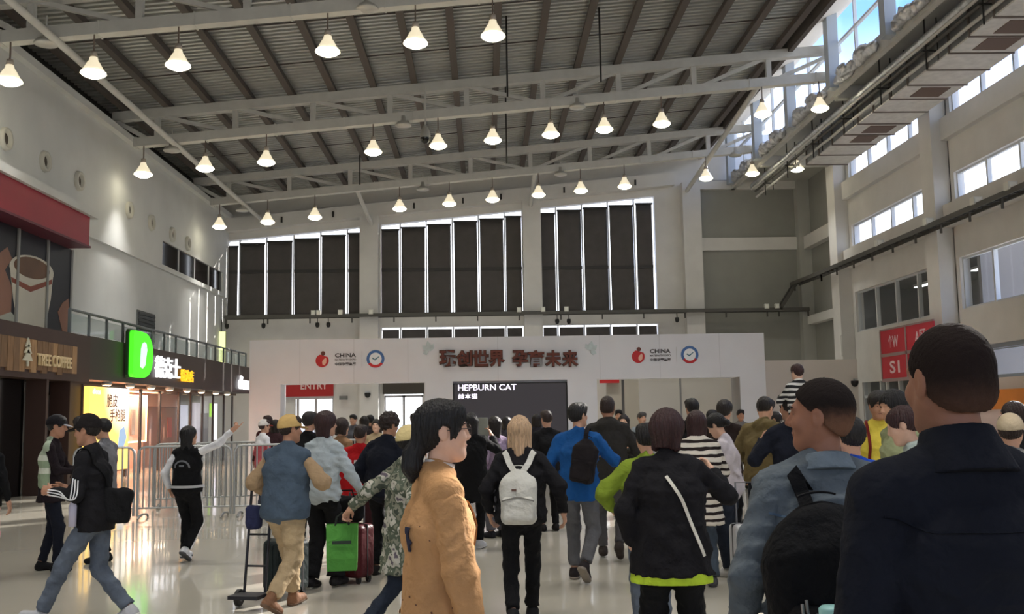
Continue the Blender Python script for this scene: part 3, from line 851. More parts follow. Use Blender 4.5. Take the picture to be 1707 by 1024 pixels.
# --- right wall: pillars, strip windows in three tiers
PY = [41.6, 32.4, 23.2, 14.0, 4.8]
tiers = [(4.8, 6.5), (8.45, 9.35), (11.35, 12.25)]
wr = MB()
zlev = [0, 4.8, 6.5, 8.45, 9.35, 11.35, 12.25, 13.0]
ends = [YB]+PY+[YF]
for i in range(len(PY)-1):
    ya, yb = PY[i+1], PY[i]
    for j in range(len(zlev)-1):
        if j in (1, 3, 5):
            wr.box(XR, XR+.35, ya-.5, ya+.75, zlev[j], zlev[j+1]).box(XR, XR+.35, yb-.75, yb+.5, zlev[j], zlev[j+1])
        elif j == 0 and i == 0:
            wr.box(XR, XR+.35, ya-.5, ya+1.2, 0, 4.8).box(XR, XR+.35, yb-1.0, yb+.5, 0, 4.8).box(XR, XR+.35, ya+1.2, yb-1.0, 2.7, 4.8)
        elif j == 0 and i == 1:
            wr.box(XR, XR+.35, ya-.5, yb+.5, 0, 2.5).box(XR, XR+.35, ya-.5, yb+.5, 3.55, 4.8).box(XR, XR+.35, ya-.5, ya+3.0, 2.5, 3.55).box(XR, XR+.35, yb-.9, yb+.5, 2.5, 3.55)
        else:
            wr.box(XR, XR+.35, ya-.5, yb+.5, zlev[j], zlev[j+1])
wr.box(XR, XR+.35, YF, PY[-1], 0, 13.0)
struct(wr.build('wall_right', M_white))
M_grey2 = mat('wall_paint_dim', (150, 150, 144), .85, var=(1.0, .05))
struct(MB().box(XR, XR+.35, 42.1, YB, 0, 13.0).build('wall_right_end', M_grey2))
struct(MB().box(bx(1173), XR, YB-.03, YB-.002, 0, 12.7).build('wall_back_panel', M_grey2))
for y in PY:
    struct(MB().box(XR-.55, XR+.1, y-.45, y+.45, 0, 12.4).build('pillar_right', M_white))
for i in range(len(PY)-1):
    ya, yb = PY[i+1]+.45, PY[i]-.45
    struct(MB().box(XR-.30, XR, ya, yb, 7.55, 8.3).build('beam_right', M_white))
    struct(MB().box(XR-.22, XR, ya, yb, 10.5, 11.25).build('beam_right_upper', M_white))
struct(MB().box(XR-.35, XR, 42.05, YB-.4, 9.2, 9.8).build('trim_4', M_white))
struct(MB().box(XR-.35, XR, 42.05, YB-.4, 5.6, 6.0).build('trim_5', M_white))
wn = 5
for i in range(len(PY)-1):
    ya, yb = PY[i+1]+.75, PY[i]-.75
    for ti, (z0_, z1_) in enumerate(tiers):
        w = empty('window_%d' % wn); wn += 1; struct(w)
        fr = MB()
        fr.box(XR+.12, XR+.22, ya, yb, z0_, z0_+.07).box(XR+.12, XR+.22, ya, yb, z1_-.07, z1_)
        fr.build('frame', M_frame, w)
        npn = 4 if ti else 4
        for k in range(npn+1):
            y = ya+(yb-ya)*k/npn
            MB().box(XR+.10, XR+.24, y-.05, y+.05, z0_, z1_).build('mullion', M_frame, w)
            if k < npn:
                y2 = ya+(yb-ya)*(k+1)/npn
                MB().add([(XR+.17, y, z0_), (XR+.17, y2, z0_), (XR+.17, y2, z1_), (XR+.17, y, z1_)], [(0, 1, 2, 3)]).build('pane', M_glass, w, fix=False)
# small window low in the second bay
w = struct(empty('window_%d' % wn)); wn += 1
ya, yb = PY[2]+3.0, PY[1]-.9
MB().box(XR+.1, XR+.2, ya, yb, 2.5, 2.6).box(XR+.1, XR+.2, ya, yb, 3.42, 3.55).box(XR+.1, XR+.2, ya, ya+.08, 2.5, 3.55).box(XR+.1, XR+.2, yb-.08, yb, 2.5, 3.55).box(XR+.1, XR+.2, ya, yb, 3.36, 3.40).build('frame', mat('frame_grey', (150, 160, 170), .5), w)
MB().add([(XR+.15, ya, 2.5), (XR+.15, yb, 2.5), (XR+.15, yb, 3.55), (XR+.15, ya, 3.55)], [(0, 1, 2, 3)]).build('pane', M_glass, w, fix=False)
# room seen through the lower window and doors of the first bay: a lit corridor beyond
ya, yb = PY[1], PY[0]
struct(MB().box(XR+.36, XR+5, ya-1.2, yb+1, -.2, 0).build('floor_corridor', mf))
cb = MB()
cb.box(XR+4.6, XR+4.8, ya-1.2, yb+1, 0, 7.0).box(XR+.36, XR+4.8, ya-1.4, ya-1.2, 0, 7).box(XR+.36, XR+4.8, yb+.9, yb+1.1, 0, 7).box(XR+.36, XR+4.8, ya-1.2, yb+1, 6.8, 7.0)
struct(cb.build('wall_corridor', mat('corridor_wall', (120, 116, 112), .8)))
for k in range(3):
    e = tag(empty('strip_light', (XR+2.2, ya+2.0+k*2.4, 6.55)), 'white strip light glimpsed through the side wall window, '+('nearest', 'middle', 'farthest')[k]+' of three', 'light', 'strip lights in the side corridor')
    MB().box(-.12, .12, -.75, .75, 0, .1).build('housing', M_frame, e)
    MB().box(-.09, .09, -.72, .72, -.03, 0).build('tube', mat('strip_tube', (255, 255, 250), .4, emit=((255, 255, 250), 6.0)), e)

# --- roof: corrugated deck, purlins, trusses
XD = 10.5
dk = MB(); pitch = .26; y = YF; prof = []
while y < YB+.4:
    prof += [(y, 0), (y+.11, 0), (y+.125, .12), (y+.245, .12)]; y += pitch
vv = []
for (y, dz) in prof:
    vv += [(XL-.6, y, deck_z(XL-.6)+dz), (XD, y, deck_z(XD)+dz)]
dk.add(vv, [(2*i, 2*i+1, 2*i+3, 2*i+2) for i in range(len(prof)-1)])
ceiling = struct(dk.build('ceiling', M_deck, fix=False))
# weather skin over the deck so that no daylight leaks
MB().add([(XL-1, YF-.2, deck_z(XL-1)+.2), (XD, YF-.2, deck_z(XD)+.2), (XD, YB+.6, deck_z(XD)+.2), (XL-1, YB+.6, deck_z(XL-1)+.2)], [(0, 1, 2, 3)]).build('weather_skin', M_dark, ceiling, fix=False)
for k in range(17):
    x = XL+.3+k*1.37
    if x > XD-.1: break
    z = deck_z(x)
    m = MB(); m.box(x-.075, x+.075, YF, YB, z-.24, z-.03); m.box(x-.11, x+.11, YF, YB, z-.26, z-.235)
    m.build('purlin', M_purlin, ceiling)
# cross bracing rods between the purlins
m = MB()
for k in range(8):
    yy = 20.5+3.07*k
    m.bar((XL+.3, yy, deck_z(XL+.3)-.15), (XD, yy, deck_z(XD)-.15), .03, .03)
m.build('sag_rods', M_purlin, ceiling)
tz_top = lambda x: deck_z(x)-.42
tz_bot = lambda x: deck_z(x)-1.36
tn = ['nearest roof truss, crossing the top of the picture', 'roof truss in the middle of the hall with the second lamp row', 'farthest roof truss, close to the blinds', 'roof truss overhead behind the nearest lamp row']
for ti, ty in enumerate((23.2, 32.4, 41.6, 14.0)):
    e = tag(empty('roof_truss', (0, ty, 0)), 'light grey steel '+tn[ti], 'truss', 'roof trusses')
    x0, x1 = XL+.2, 12.3
    MB().bar((x0-.3, 0, tz_top(x0-.3)), (x1, 0, tz_top(x1)), .30, .30).build('top_chord', M_steel, e)
    MB().bar((x0+.4, 0, tz_bot(x0+.4)), (x1+.5, 0, tz_bot(x1+.5)), .30, .30).build('bottom_chord', M_steel, e)
    MB().bar((x0-.3, 0, tz_top(x0)-.1), (x0+1.0, 0, tz_bot(x0+1.0)), .14, .14).build('diagonal', M_steel, e)
    n = 9; st = 2.57; xv = [x0+1.15+st*k for k in range(n+1)]
    for k, x in enumerate(xv):
        if x > x1: break
        MB().bar((x, 0, tz_bot(x)), (x, 0, tz_top(x)), .17, .17).build('post', M_steel, e)
        if k+1 < len(xv) and xv[k+1] < x1+.2:
            if k < 5: MB().bar((x+.1, 0, tz_top(x)-.08), (xv[k+1]-.1, 0, tz_bot(xv[k+1])+.05), .12, .12).build('diagonal', M_steel, e)
            else: MB().bar((x+.1, 0, tz_bot(x)+.05), (xv[k+1]-.1, 0, tz_top(xv[k+1])-.08), .12, .12).build('diagonal', M_steel, e)
    for k in range(0, 11):
        x = x0+.5+k*2.28
        MB().bar((x-.02, 0, tz_bot(x)), (x+.02, 0, tz_bot(x)), .34, .34).build('joint_collar', M_steel, e)
# second chord pair a little deeper on each truss (lateral bracing tubes)
for ti, ty in enumerate((23.2, 32.4, 41.6)):
    pass
# tie tube along the left eave
zt_ = tz_bot(-10.1)-.22
tie = tag(MB().tube([(-10.1, YF, zt_), (-10.1, YB-.1, zt_)], .095, 10).build('tie_tube', M_steel), 'long light grey tie tube running along the roof by the left wall', 'tube')
tag(MB().tube([(-5.35, 41.6, tz_bot(-5.35)), (-5.2, YB-.3, tz_bot(-5.2)-.75)], .10, 8).build('tie_tube', M_steel), 'short grey strut from the far truss down to the first back column', 'tube')
tag(MB().tube([(2.3, 41.6, tz_bot(2.3)), (2.3, YB-.3, tz_bot(2.3)-.6)], .10, 8).build('tie_tube', M_steel), 'short grey strut from the far truss down to the middle back column', 'tube')
tag(MB().tube([(9.75, 33.0, tz_bot(9.75)+.3), (9.75, YB-.3, tz_bot(9.75)-.65)], .10, 8).build('tie_tube', M_steel), 'grey steel strut dropping to the last back column below the skylight', 'tube')
# eave girder at the right end of the deck
struct(MB().bar((XD+.05, YF, deck_z(XD)-.15), (XD+.05, YB, deck_z(XD)-.15), .16, .5).build('beam_eave', M_purlin))

# --- clerestory above the right side
XC = 12.1
M_soffit = mat('soffit', (222, 214, 200), .8)
struct(MB().add([(XD, YF, deck_z(XD)+.14), (XC+.2, YF, 15.0), (XC+.2, YB, 15.0), (XD, YB, deck_z(XD)+.14), (XD, YF, deck_z(XD)+.24), (XC+.2, YF, 15.1), (XC+.2, YB, 15.1), (XD, YB, deck_z(XD)+.24)],
    [(0, 1, 2, 3), (7, 6, 5, 4), (0, 4, 5, 1), (1, 5, 6, 2), (2, 6, 7, 3), (3, 7, 4, 0)]).build('ceiling_soffit', M_soffit))
sk = struct(empty('window_%d' % wn)); wn += 1
ny = 18
for k in range(ny):
    y0_, y1_ = YB-2.3*(k+1), YB-2.3*k
    MB().add([(XC, y0_, 12.75), (XC, y1_, 12.75), (XC, y1_, 15.0), (XC, y0_, 15.0)], [(0, 1, 2, 3)]).build('pane', M_glass, sk, fix=False)
    MB().box(XC-.05, XC+.05, y0_-.04, y0_+.04, 12.75, 15.0).build('mullion', M_frame, sk)
MB().box(XC-.06, XC+.06, YF, YB, 13.85, 13.93).build('transom', M_frame, sk)
M_post = mat('post_paint', (168, 176, 184), .5)
for k in range(10):
    y = YB-.8-4.6*k
    struct(MB().box(XC-.45, XC-.1, y-.2, y+.2, 12.3, 15.0).build('column_clerestory', M_post))
struct(MB().box(XC-.1, XR+.35, YF, YB+.4, 12.55, 12.75).build('ceiling_aisle', M_grey))
struct(MB().box(XC-.15, XC+.05, YF, YB, 12.2, 12.75).build('beam_clerestory', M_steel))
for k in range(5):
    y = PY[k]
    struct(MB().box(XC, XR, y-.15, y+.15, 12.1, 12.55).build('beam_aisle', M_steel))
# wall closing the gable over the back, right of the deck
struct(MB().box(XD-.2, XC+.3, YB+.03, YB+.3, 12, 15.2).build('wall_back_gable', M_white))

# --- air duct along the right side
du = tag(empty('air_duct'), 'big galvanised air duct with foil-wrapped underside along the upper right wall', 'duct')
segs = [(38.2, 33.8, 12.95, 14.55, 11.35, 12.05), (33.8, 24.5, 12.85, 14.6, 11.30, 12.15), (24.5, 8.0, 12.75, 14.7, 11.25, 12.2)]
for (ya, yb, xa, xb, za, zb) in segs:
    MB().box(xa, xb, yb, ya, za+.02, zb).build('section', M_galv, du)
    m = MB(); n = max(int((ya-yb)/1.2), 1)
    for i in range(n):
        y_ = yb+(ya-yb)*i/n; m.box(xa-.01, xb+.01, y_+.03, y_+(ya-yb)/n-.03, za-.03, za+.02)
    m.build('underside_lit_tone', mat('duct_lit_tone', (226, 224, 220), .5, metal=.1, var=(5, .1), bump=(5, .5, .03)), du)  # window light on the underside is put into this paler colour
    for i in range(n+1):
        y_ = yb+(ya-yb)*i/n
        MB().box(xa-.04, xb+.04, y_-.03, y_+.03, za-.06, zb+.03).build('flange', mat('flange', (120, 110, 104), .5, metal=.4), du)
    for i in range(0, n, 3):
        y_ = yb+(ya-yb)*(i+.5)/n
        MB().box(xa+.5, xb-.35, y_-.42, y_+.42, za-.05, za-.02).build('grille', mat('duct_grille', (112, 92, 82), .6), du)
MB().box(12.98, 14.5, 38.2, 38.35, 11.38, 12.0).build('end_cap', mat('duct_end', (205, 200, 160), .5), du)
for y in (37, 33, 29, 25, 21, 17):
    for x in (13.0, 14.5): MB().bar((x, y, 12.1), (x, y, 12.6), .03, .03).build('hanger_rod', M_dark, du)
# wrapped pipes, conduit and little trays hung beside it
pr = random.Random(8)
for k, (x, z, r, mt_, nm) in enumerate(((12.5, 11.93, .13, M_foil, 'fat crumpled foil-wrapped pipe nearest the skylight'), (12.62, 11.70, .055, M_tray, 'thin dark pipe just under the foil pipe'), (12.45, 11.78, .05, M_steel, 'thin pale pipe below the skylight beam'), (12.66, 11.42, .05, M_steel, 'pale pipe hugging the lower edge of the air duct'))):
    pts = [(x, 44.5-1.1*i, z+pr.uniform(-.015, .015)) for i in range(34)]
    o = MB().tube(pts, r, 9).build('service_pipe', mt_)
    tag(o, nm+' on the right side', 'pipe')
for k in range(7):
    y = 42.5-3.2*k
    e = tag(empty('hanger_frame', (12.5, y, 11.3)), 'dark hanger rods for the skylight pipes, %s pair from the back wall' % (ordn+['seventh'])[k], 'hanger')
    MB().bar((0, 0, -.25), (0, 0, 1.25), .035, .035).build('rod', M_dark, e)
    MB().bar((.35, 0, .0), (.35, 0, 1.3), .03, .03).build('rod', M_dark, e)
    MB().bar((-.1, 0, .28), (.5, 0, .28), .05, .04).build('rung', M_dark, e)
# foil elbows and boxes: the untidy pieces above the duct
for k in range(6):
    y = 43.6-4.6*k
    P_ = [Cone((11.80, y-1.5, 12.42), (11.80, y+1.5, 12.42), .15, .15, 0), Ell((11.78, y-.6, 12.55), (.2, .5, .2), None, .1), Ell((11.75, y+.8, 12.5), (.22, .4, .18), None, .1)]
    o = sdf_obj('foil_bundle', P_, .055, M_foil, disp=lumps(k, .05, .26))
    tag(o, 'crumpled silver foil wrapped pipe under the skylight, %s from the back wall' % ordn[k], 'insulation')

# --- high bay lamps
M_shade = mat('lamp_shade', (232, 230, 222), .5, emit=((255, 238, 200), .7))
M_bulb = mat('lamp_bulb', (255, 252, 240), .4, emit=((255, 246, 214), 16.0))
M_cord = mat('lamp_cord', (110, 96, 88), .6)
def lamp_proto():
    e = empty('high_bay_lamp')
    MB().lathe([(.05, .42), (.09, .40), (.11, .31), (.14, .28), (.22, .13), (.305, .0), (.295, .0), (.21, .13), (.13, .27)], n=20).build('reflector', M_shade, e)
    MB().lathe([(0, .54), (.075, .54), (.085, .42), (.04, .40)], n=14).build('ballast', mat('ballast', (170, 160, 150), .5), e)
    MB().lathe([(.29, .03), (.26, -.03), (.15, -.085), (0, -.10)], n=20).build('lens', M_bulb, e)
    MB().bar((0, 0, .5), (0, 0, .98), .03, .03).build('hook', M_cord, e)
    return e
LP = lamp_proto(); lamp_used = False
rows = [('nearest lamp row', 23.2, [10, 150, 292, 545, 695, 828]), ('middle lamp row', 32.4, [237, 340, 442, 622, 732, 825, 924, 1016, 1115, 1290, 1390]),
        ('far lamp row', 41.6, [365, 445, 524, 666, 750, 823, 901, 973, 1048, 1188, 1268, 1345]), ('row above the viewer', 14.0, [-90, 150, 390, 630, 870, 1110, 1350, 1590]), ('row behind the viewer', 4.8, [-1800, -1000, -200, 600, 1400, 2200, 3000, 3800])]  # last two rows are out of view, added to light the foreground
big = ordn+['seventh', 'eighth', 'ninth', 'tenth', 'eleventh', 'twelfth']
LAMP_W = 500.0
lamp_roots = []
ld = bpy.data.lights.new('lamp_light', 'SPOT'); ld.energy = LAMP_W; ld.spot_size = math.radians(86); ld.spot_blend = .8; ld.shadow_soft_size = .3; ld.color = (1.0, .97, .92)
for nm, ty, pxs in rows:
    for k, px in enumerate(pxs):
        x = (px-805)/1650.0*ty
        z = tz_bot(x)-1.12
        if lamp_used: e = copy_tree(LP)
        else: e = LP; lamp_used = True
        e.location = (x, ty-.1, z)
        tag(e, 'lit bell-shaped lamp, %s from the left, %s' % (big[k], nm), 'lamp', 'high bay lamps in the '+nm)
        lamp_roots.append(e)
for e in lamp_roots:
    lo = bpy.data.objects.new('lamp_light', ld); COL.objects.link(lo); lo.location = (0, 0, -.14); lo.parent = e
# unlit emergency lamps between them
M_unlit = mat('unlit_lamp', (188, 186, 180), .35, metal=.3)
first = None
for k, (px, py, ty) in enumerate(((80, 72, 23.2), (613, 14, 23.2), (288, 250, 32.4), (673, 208, 32.4), (962, 178, 32.4), (405, 350, 41.6), (705, 315, 41.6), (934, 290, 41.6), (1225, 258, 41.6))):
    p = on_y(px, py, ty)
    if first is None:
        e = first = empty('emergency_lamp')
        MB().lathe([(.03, .34), (.08, .32), (.09, .16), (.20, .10), (.28, 0), (.26, -.03), (0, -.05)], n=16).build('dish', M_unlit, e)
        MB().bar((0, 0, .3), (0, 0, .7), .03, .03).build('stem', M_steel, e)
    else: e = copy_tree(first)
    e.location = (p[0], ty-.1, p[2]-.05)
    tag(e, 'small unlit dish lamp under the '+('nearest truss by the left wall', 'nearest truss between two lit lamps', 'middle truss by the left wall', 'middle truss near the hanging camera', 'middle truss on the right part', 'far truss by the left wall', 'far truss above the middle blinds', 'far truss above the right blinds', 'far truss below the skylight')[k], 'lamp', 'unlit emergency lamps')
# camera on a drop pole
p = on_y(709, 230, 32.0)
e = tag(empty('dome_camera', p), 'white and black dome camera on a pole hanging below the middle truss', 'camera')
MB().lathe([(.05, .42), (.12, .30), (.17, .12), (.17, 0)], n=14).build('shroud', M_unlit, e)
MB().lathe([(.165, 0), (.15, -.1), (.09, -.17), (0, -.2)], n=14).build('dome', mat('dome_black', (14, 14, 15), .1), e)
MB().bar((0, 0, .4), (0, 0, 1.75), .05, .05).build('pole', M_steel, e)
# thin hanging rods below the roof, seen against the deck
for k, (px, py, ty, L) in enumerate(((845, 100, 28.0, 2.2), (1000, 70, 28.0, 2.4), (844, 230, 33.5, 1.8), (600, 290, 40.5, .9))):
    p = on_y(px, py, ty)
    tag(MB().bar((p[0], ty, p[2]-L/2), (p[0], ty, p[2]+L/2+1.2), .05, .05).build('drop_rod', M_dark), 'thin dark drop rod hanging from the deck, '+('left of the roof middle', 'right of the roof middle', 'below the middle truss', 'beside the far truss')[k], 'rod')
# ================================================================== entrance gate
YG = 38.0
gx = lambda px, py=600: on_y(px, py, YG)[0]
gz = lambda px, py: on_y(px, py, YG)[2]
G0, G1 = gx(416), gx(1275)
ZG = 4.62; ZO = 2.93
o1, o2, o3, o4 = gx(468), gx(708), gx(994), gx(1232)
M_gate = mat('gate_board', (222, 224, 232), .6, var=(.7, .03))
gate = tag(empty('entrance_gate', (0, YG, 0)), 'wide white exhibition entrance gate with two openings and a big screen', 'gate')
dp = 1.0
MB().box(G0, o1, 0, dp, 0, ZG).build('end_pier', M_gate, gate)
MB().box(o4, G1, 0, dp, 0, ZG).build('end_pier', M_gate, gate)
s0, s1 = gx(755), gx(944)
MB().box(o2, s0-.02, 0, dp, 0, ZO).box(s1+.02, o3, 0, dp, 0, ZO).box(s0-.02, s1+.02, .25, dp, 0, ZO).build('middle_pier', M_gate, gate)
MB().box(o1, o4, 0, dp, ZO, ZG).build('header', M_gate, gate)
for x in (gx(500), gx(590), gx(680), gx(830), gx(1000), gx(1100), gx(1200)):
    MB().box(x-.006, x+.006, -.004, 0, ZO if o1 < x < o2 or o3 < x < o4 else ZO, ZG).build('board_seam', mat('seam', (190, 192, 200), .7), gate)
MB().box(o4-.02, o4+.0, .02, dp+.3, 0, ZO).build('reveal_post', mat('post_grey', (150, 150, 150), .6), gate)
# screen
scr = tag(empty('led_screen', ((s0+s1)/2, YG, 0)), 'large dark screen with glowing white lettering in the middle of the gate', 'screen')
hw = (s1-s0)/2
MB().box(-hw, hw, .02, .24, .55, ZO-.08).build('panel', mat('screen_black', (26, 24, 26), .35, emit=((66, 60, 66), .35)), scr)
MB().box(-hw, hw, .0, .02, .55, .60).box(-hw, hw, 0, .02, ZO-.12, ZO-.08).box(-hw, -hw+.04, 0, .02, .55, ZO-.08).box(hw-.04, hw, 0, .02, .55, ZO-.08).build('bezel', M_black, scr)
M_led = mat('led_white', (250, 246, 255), .5, emit=((240, 232, 255), 1.5))
xa, xb = gx(763), gx(860)
lettering('lettering', 'HEPBURN CAT', .4, M_led, ((xa+xb)/2-(s0+s1)/2, .012, gz(811, 646)), (1, 0, 0), (0, 0, 1), scr, .004, .004, fit=(xb-xa, .235))
xa, xb = gx(763), gx(795)
lettering('lettering', '赫本猫', .3, M_led, ((xa+xb)/2-(s0+s1)/2, .012, gz(779, 661)), (1, 0, 0), (0, 0, 1), scr, .004, .003, fit=(xb-xa, .20))
# slogan in thick characters
M_slo = mat('slogan_brown', (104, 52, 40), .6, var=(3, .3)); M_sle = mat('slogan_edge', (58, 44, 38), .6)
chars = [('玩', 746), ('创', 774), ('世', 801), ('界', 828), ('孕', 867), ('育', 894), ('未', 922), ('来', 950)]
for c, px in chars:
    x = gx(px); z = gz(px, 598)
    o = lettering('slogan_character', c, .7, M_slo, (x, -.10, z), (1, 0, 0), (0, 0, 1), gate, .05, .022, fit=(.60, .60))
    lettering('backing', c, .7, M_sle, (0, 0, -.07), (1, 0, 0), (0, 1, 0), o, .03, .035, fit=(.655, .655))
for px, sgn in ((716, 1), (984, -1)):
    x, z = gx(px), gz(px, 586)
    m = MB()
    for k, (a, L) in enumerate(((60, .34), (100, .42), (140, .36), (200, .26))):
        t = math.radians(a if sgn > 0 else 180-a); c, s_ = math.cos(t), math.sin(t)
        m.prism([(x+.03*s_, z-.03*c), (x+L*.6*c+.10*s_, z+L*.6*s_-.10*c), (x+L*c, z+L*s_), (x+L*.6*c-.10*s_, z+L*.6*s_+.10*c)], lambda a_, b_, d: (a_, d, b_), -.03-.004*k, -.001)
    m.build('wing_motif', mat('wing_pale', (196, 210, 214), .6, var=(6, .12)), gate)
# two groups of marks: red figure, name, round badge
M_red = mat('mark_red', (196, 40, 44), .5); M_peach = mat('mark_peach', (238, 190, 170), .5); M_txt = mat('mark_text', (74, 70, 76), .6); M_mblue = mat('mark_blue', (72, 112, 172), .5); M_wht = mat('mark_white', (236, 240, 246), .5); M_brn = mat('mark_brown', (110, 60, 50), .5)
def disc(m, cx, cz, r, d0, d1, n=28, a0=0, a1=360, r2=0.0, sx=1.0):
    A = [math.radians(a0+(a1-a0)*i/n) for i in range(n+1)]
    if r2 == 0: poly = [(cx+r*sx*math.cos(t), cz+r*math.sin(t)) for t in A[:-1 if a1-a0 == 360 else None]]
    else: poly = [(cx+r*sx*math.cos(t), cz+r*math.sin(t)) for t in A]+[(cx+r2*sx*math.cos(t), cz+r2*math.sin(t)) for t in A[::-1]]
    return m.prism(poly, lambda a, b, d: (a, d, b), d0, d1)
for pf, pt, pb, y0 in ((538, 576, 626, 599), (1065, 1101, 1150, 592)):
    x, z = gx(pf), gz(pf, y0)
    disc(MB(), x-.02, z-.06, .25, -.012, -.001, 26, 110, 395).build('figure_mark', M_red, gate)
    MB().prism([(x+.02, z-.02), (x+.12, z+.06), (x+.15, z-.02), (x+.13, z-.16), (x+.06, z-.24), (x-.01, z-.20), (x-.02, z-.10)], lambda a, b, d: (a, d, b), -.016, -.012).build('figure_mark', M_peach, gate)
    disc(MB(), x+.01, z+.22, .085, -.012, -.001, 18).build('figure_mark', M_brn, gate)
    x, z = gx(pt), gz(pt, y0)
    lettering('lettering', 'CHINA', .3, M_txt, (x, -.006, z+.15), (1, 0, 0), (0, 0, 1), gate, .003, .01, fit=(.80, .16))
    lettering('lettering', 'MATERNITY EXPO', .1, M_txt, (x, -.006, z-.02), (1, 0, 0), (0, 0, 1), gate, .003, .002, fit=(.80, .07))
    lettering('lettering', '中国孕婴童展', .2, M_txt, (x, -.006, z-.19), (1, 0, 0), (0, 0, 1), gate, .003, .006, fit=(.80, .14))
    MB().box(x+.62, x+.635, -.006, -.001, z-.3, z+.3).build('divider', mat('mark_grey', (190, 192, 198), .6), gate)
    x, z = gx(pb), gz(pb, y0-.5)
    disc(MB(), x, z, .34, -.010, -.001, 36).build('badge', M_mblue, gate)
    disc(MB(), x, z, .335, -.014, -.010, 20, 215, 325, .22).build('badge', M_red, gate)
    disc(MB(), x, z, .235, -.018, -.010, 32).build('badge', M_wht, gate)
    MB().prism([(x-.14, z+.02), (x-.10, z+.05), (x-.03, z-.01), (x+.13, z+.10), (x+.15, z+.075), (x-.02, z-.065)], lambda a, b, d: (a, d, b), -.022, -.018).build('badge', mat('mark_teal', (70, 120, 140), .5), gate)

# white partitions: beside the gate and behind its right opening
pw = tag(empty('partition', (0, 39.6, 0)), 'plain white partition wall between the gate and the right wall pillar', 'partition')
xs_ = [G1-.1, gx(1340)*1.04, XR-.55]
for a, b in zip(xs_[:-1], xs_[1:]):
    MB().box(a+.004, b-.004, 0, .12, 0, 3.62).build('panel', mat('partition_white', (226, 218, 212), .6), pw)
pb_ = tag(empty('partition', (0, 41.2, 0)), 'white partition boards seen through the right gate opening', 'partition')
f = 41.2/YG
for a, b in ((gx(1064)*f, gx(1131)*f), (gx(1134)*f, gx(1250)*f)):
    MB().box(a, b, 0, .1, 0, 4.0).build('panel', mat('partition_cream', (222, 218, 210), .6), pb_)
MB().box(gx(1131)*f, gx(1134)*f, -.02, .1, 0, 4.0).build('post', mat('post_grey', (150, 150, 150), .6), pb_)
MB().box(gx(1035)*f, gx(1039)*f, -.02, .1, 0, 4.0).build('post', mat('post_dark', (96, 94, 92), .6), pb_)
tag(MB().box(gx(1003)*1.15, gx(1036)*1.15, YB-1.9, YB-1.75, 2.55+.42, 3.16).build('wall_banner', M_red), 'narrow red strip high on the wall behind the right gate opening', 'banner')
struct(MB().box(bx(1000), bx(1062), YB-1.7, YB-1.5, 0, 4.2).build('wall_lobby', mat('lobby_wall', (178, 172, 160), .7)))
# doors behind the left opening
M_alu = mat('door_frame', (176, 176, 178), .4, metal=.4)
def door(name, x0, x1, z1, label=None):
    d = struct(empty(name, (0, YB, 0)))
    n = 2
    for k in range(n+1):
        x = x0+(x1-x0)*k/n; MB().box(x-.06, x+.06, .1, .25, 0, z1).build('stile', M_alu, d)
    MB().box(x0, x1, .1, .25, z1-.08, z1+.02).box(x0, x1, .1, .25, 0, .12).build('rail', M_alu, d)
    for k in range(n):
        a, b = x0+(x1-x0)*k/n+.06, x0+(x1-x0)*(k+1)/n-.06
        MB().add([(a, .18, .12), (b, .18, .12), (b, .18, z1-.08), (a, .18, z1-.08)], [(0, 1, 2, 3)]).build('pane', M_glass, d, fix=False)
        MB().box((a+b)/2-.02, (a+b)/2+.02, .02, .1, .9, 1.3).build('handle', M_alu, d)
    return d
door('door_1', bx(497), bx(556), 2.65); door('door_2', bx(640), bx(704), 2.6)
lob = MB()
lob.box(bx_edges[0][0], bx(493), YB, YB+.3, 0, LZ[1]).box(bx(556), bx_edges[0][1], YB, YB+.3, 0, LZ[1]).box(bx(493), bx(556), YB, YB+.3, 2.7, LZ[1])
lob.box(bx(704), bx_edges[1][1], YB, YB+.3, 0, 3.4).box(bx_edges[1][0], bx(640), YB, YB+.3, 0, 3.4)
lob.box(bx_edges[2][0], bx_edges[2][1], YB, YB+.3, 0, 3.4)
struct(lob.build('wall_back_lower', M_white))
es = tag(empty('entry_sign', (bx(516), YB-.03, 0)), 'red ENTRY sign board over the glass doors behind the left gate opening', 'sign')
ew = (bx(557)-bx(476))/2
MB().box(-ew, ew, -.06, .0, 2.62, 3.45).build('board', mat('entry_red', (176, 34, 36), .5), es)
lettering('lettering', 'ENTRY', .4, mat('sign_letter', (230, 200, 196), .5), (.25, -.07, 3.12), (1, 0, 0), (0, 0, 1), es, .005, .008, fit=(1.25, .33))
MB().box(-ew, ew, -.08, .02, 2.5, 2.62).build('lower_frame', M_alu, es)
db = tag(MB().box(bx(638), bx(706), YB-.12, YB-.02, 2.66, 3.4).build('header_panel', mat('header_dark', (62, 58, 52), .6)), 'dark panel above the second glass doors behind the gate', 'panel')
wc = tag(empty('wall_camera', (bx(615), YB-.62, 2.62)), 'black dome camera on the first back column seen through the gate', 'camera')
MB().lathe([(.14, .12), (.14, .04), (.12, -.04), (.06, -.1), (0, -.11)], n=14).build('dome', M_black, wc)
MB().box(-.1, .1, -.02, .07, .1, .2).build('bracket', M_frame, wc)
tag(MB().box(bx(567), bx(580), YB-.25, YB-.05, 2.45, 2.62).build('exit_sign_box', mat('box_grey', (110, 112, 110), .5)), 'small grey box sign on the wall left of the first back column', 'sign')
wall_cam2 = tag(empty('wall_camera', (XR-.62, 41.3, 2.55)), 'black dome camera on the white partition near the right pillar', 'camera')
MB().lathe([(.15, .12), (.15, .04), (.12, -.05), (.06, -.11), (0, -.12)], n=14).build('dome', M_black, wall_cam2)
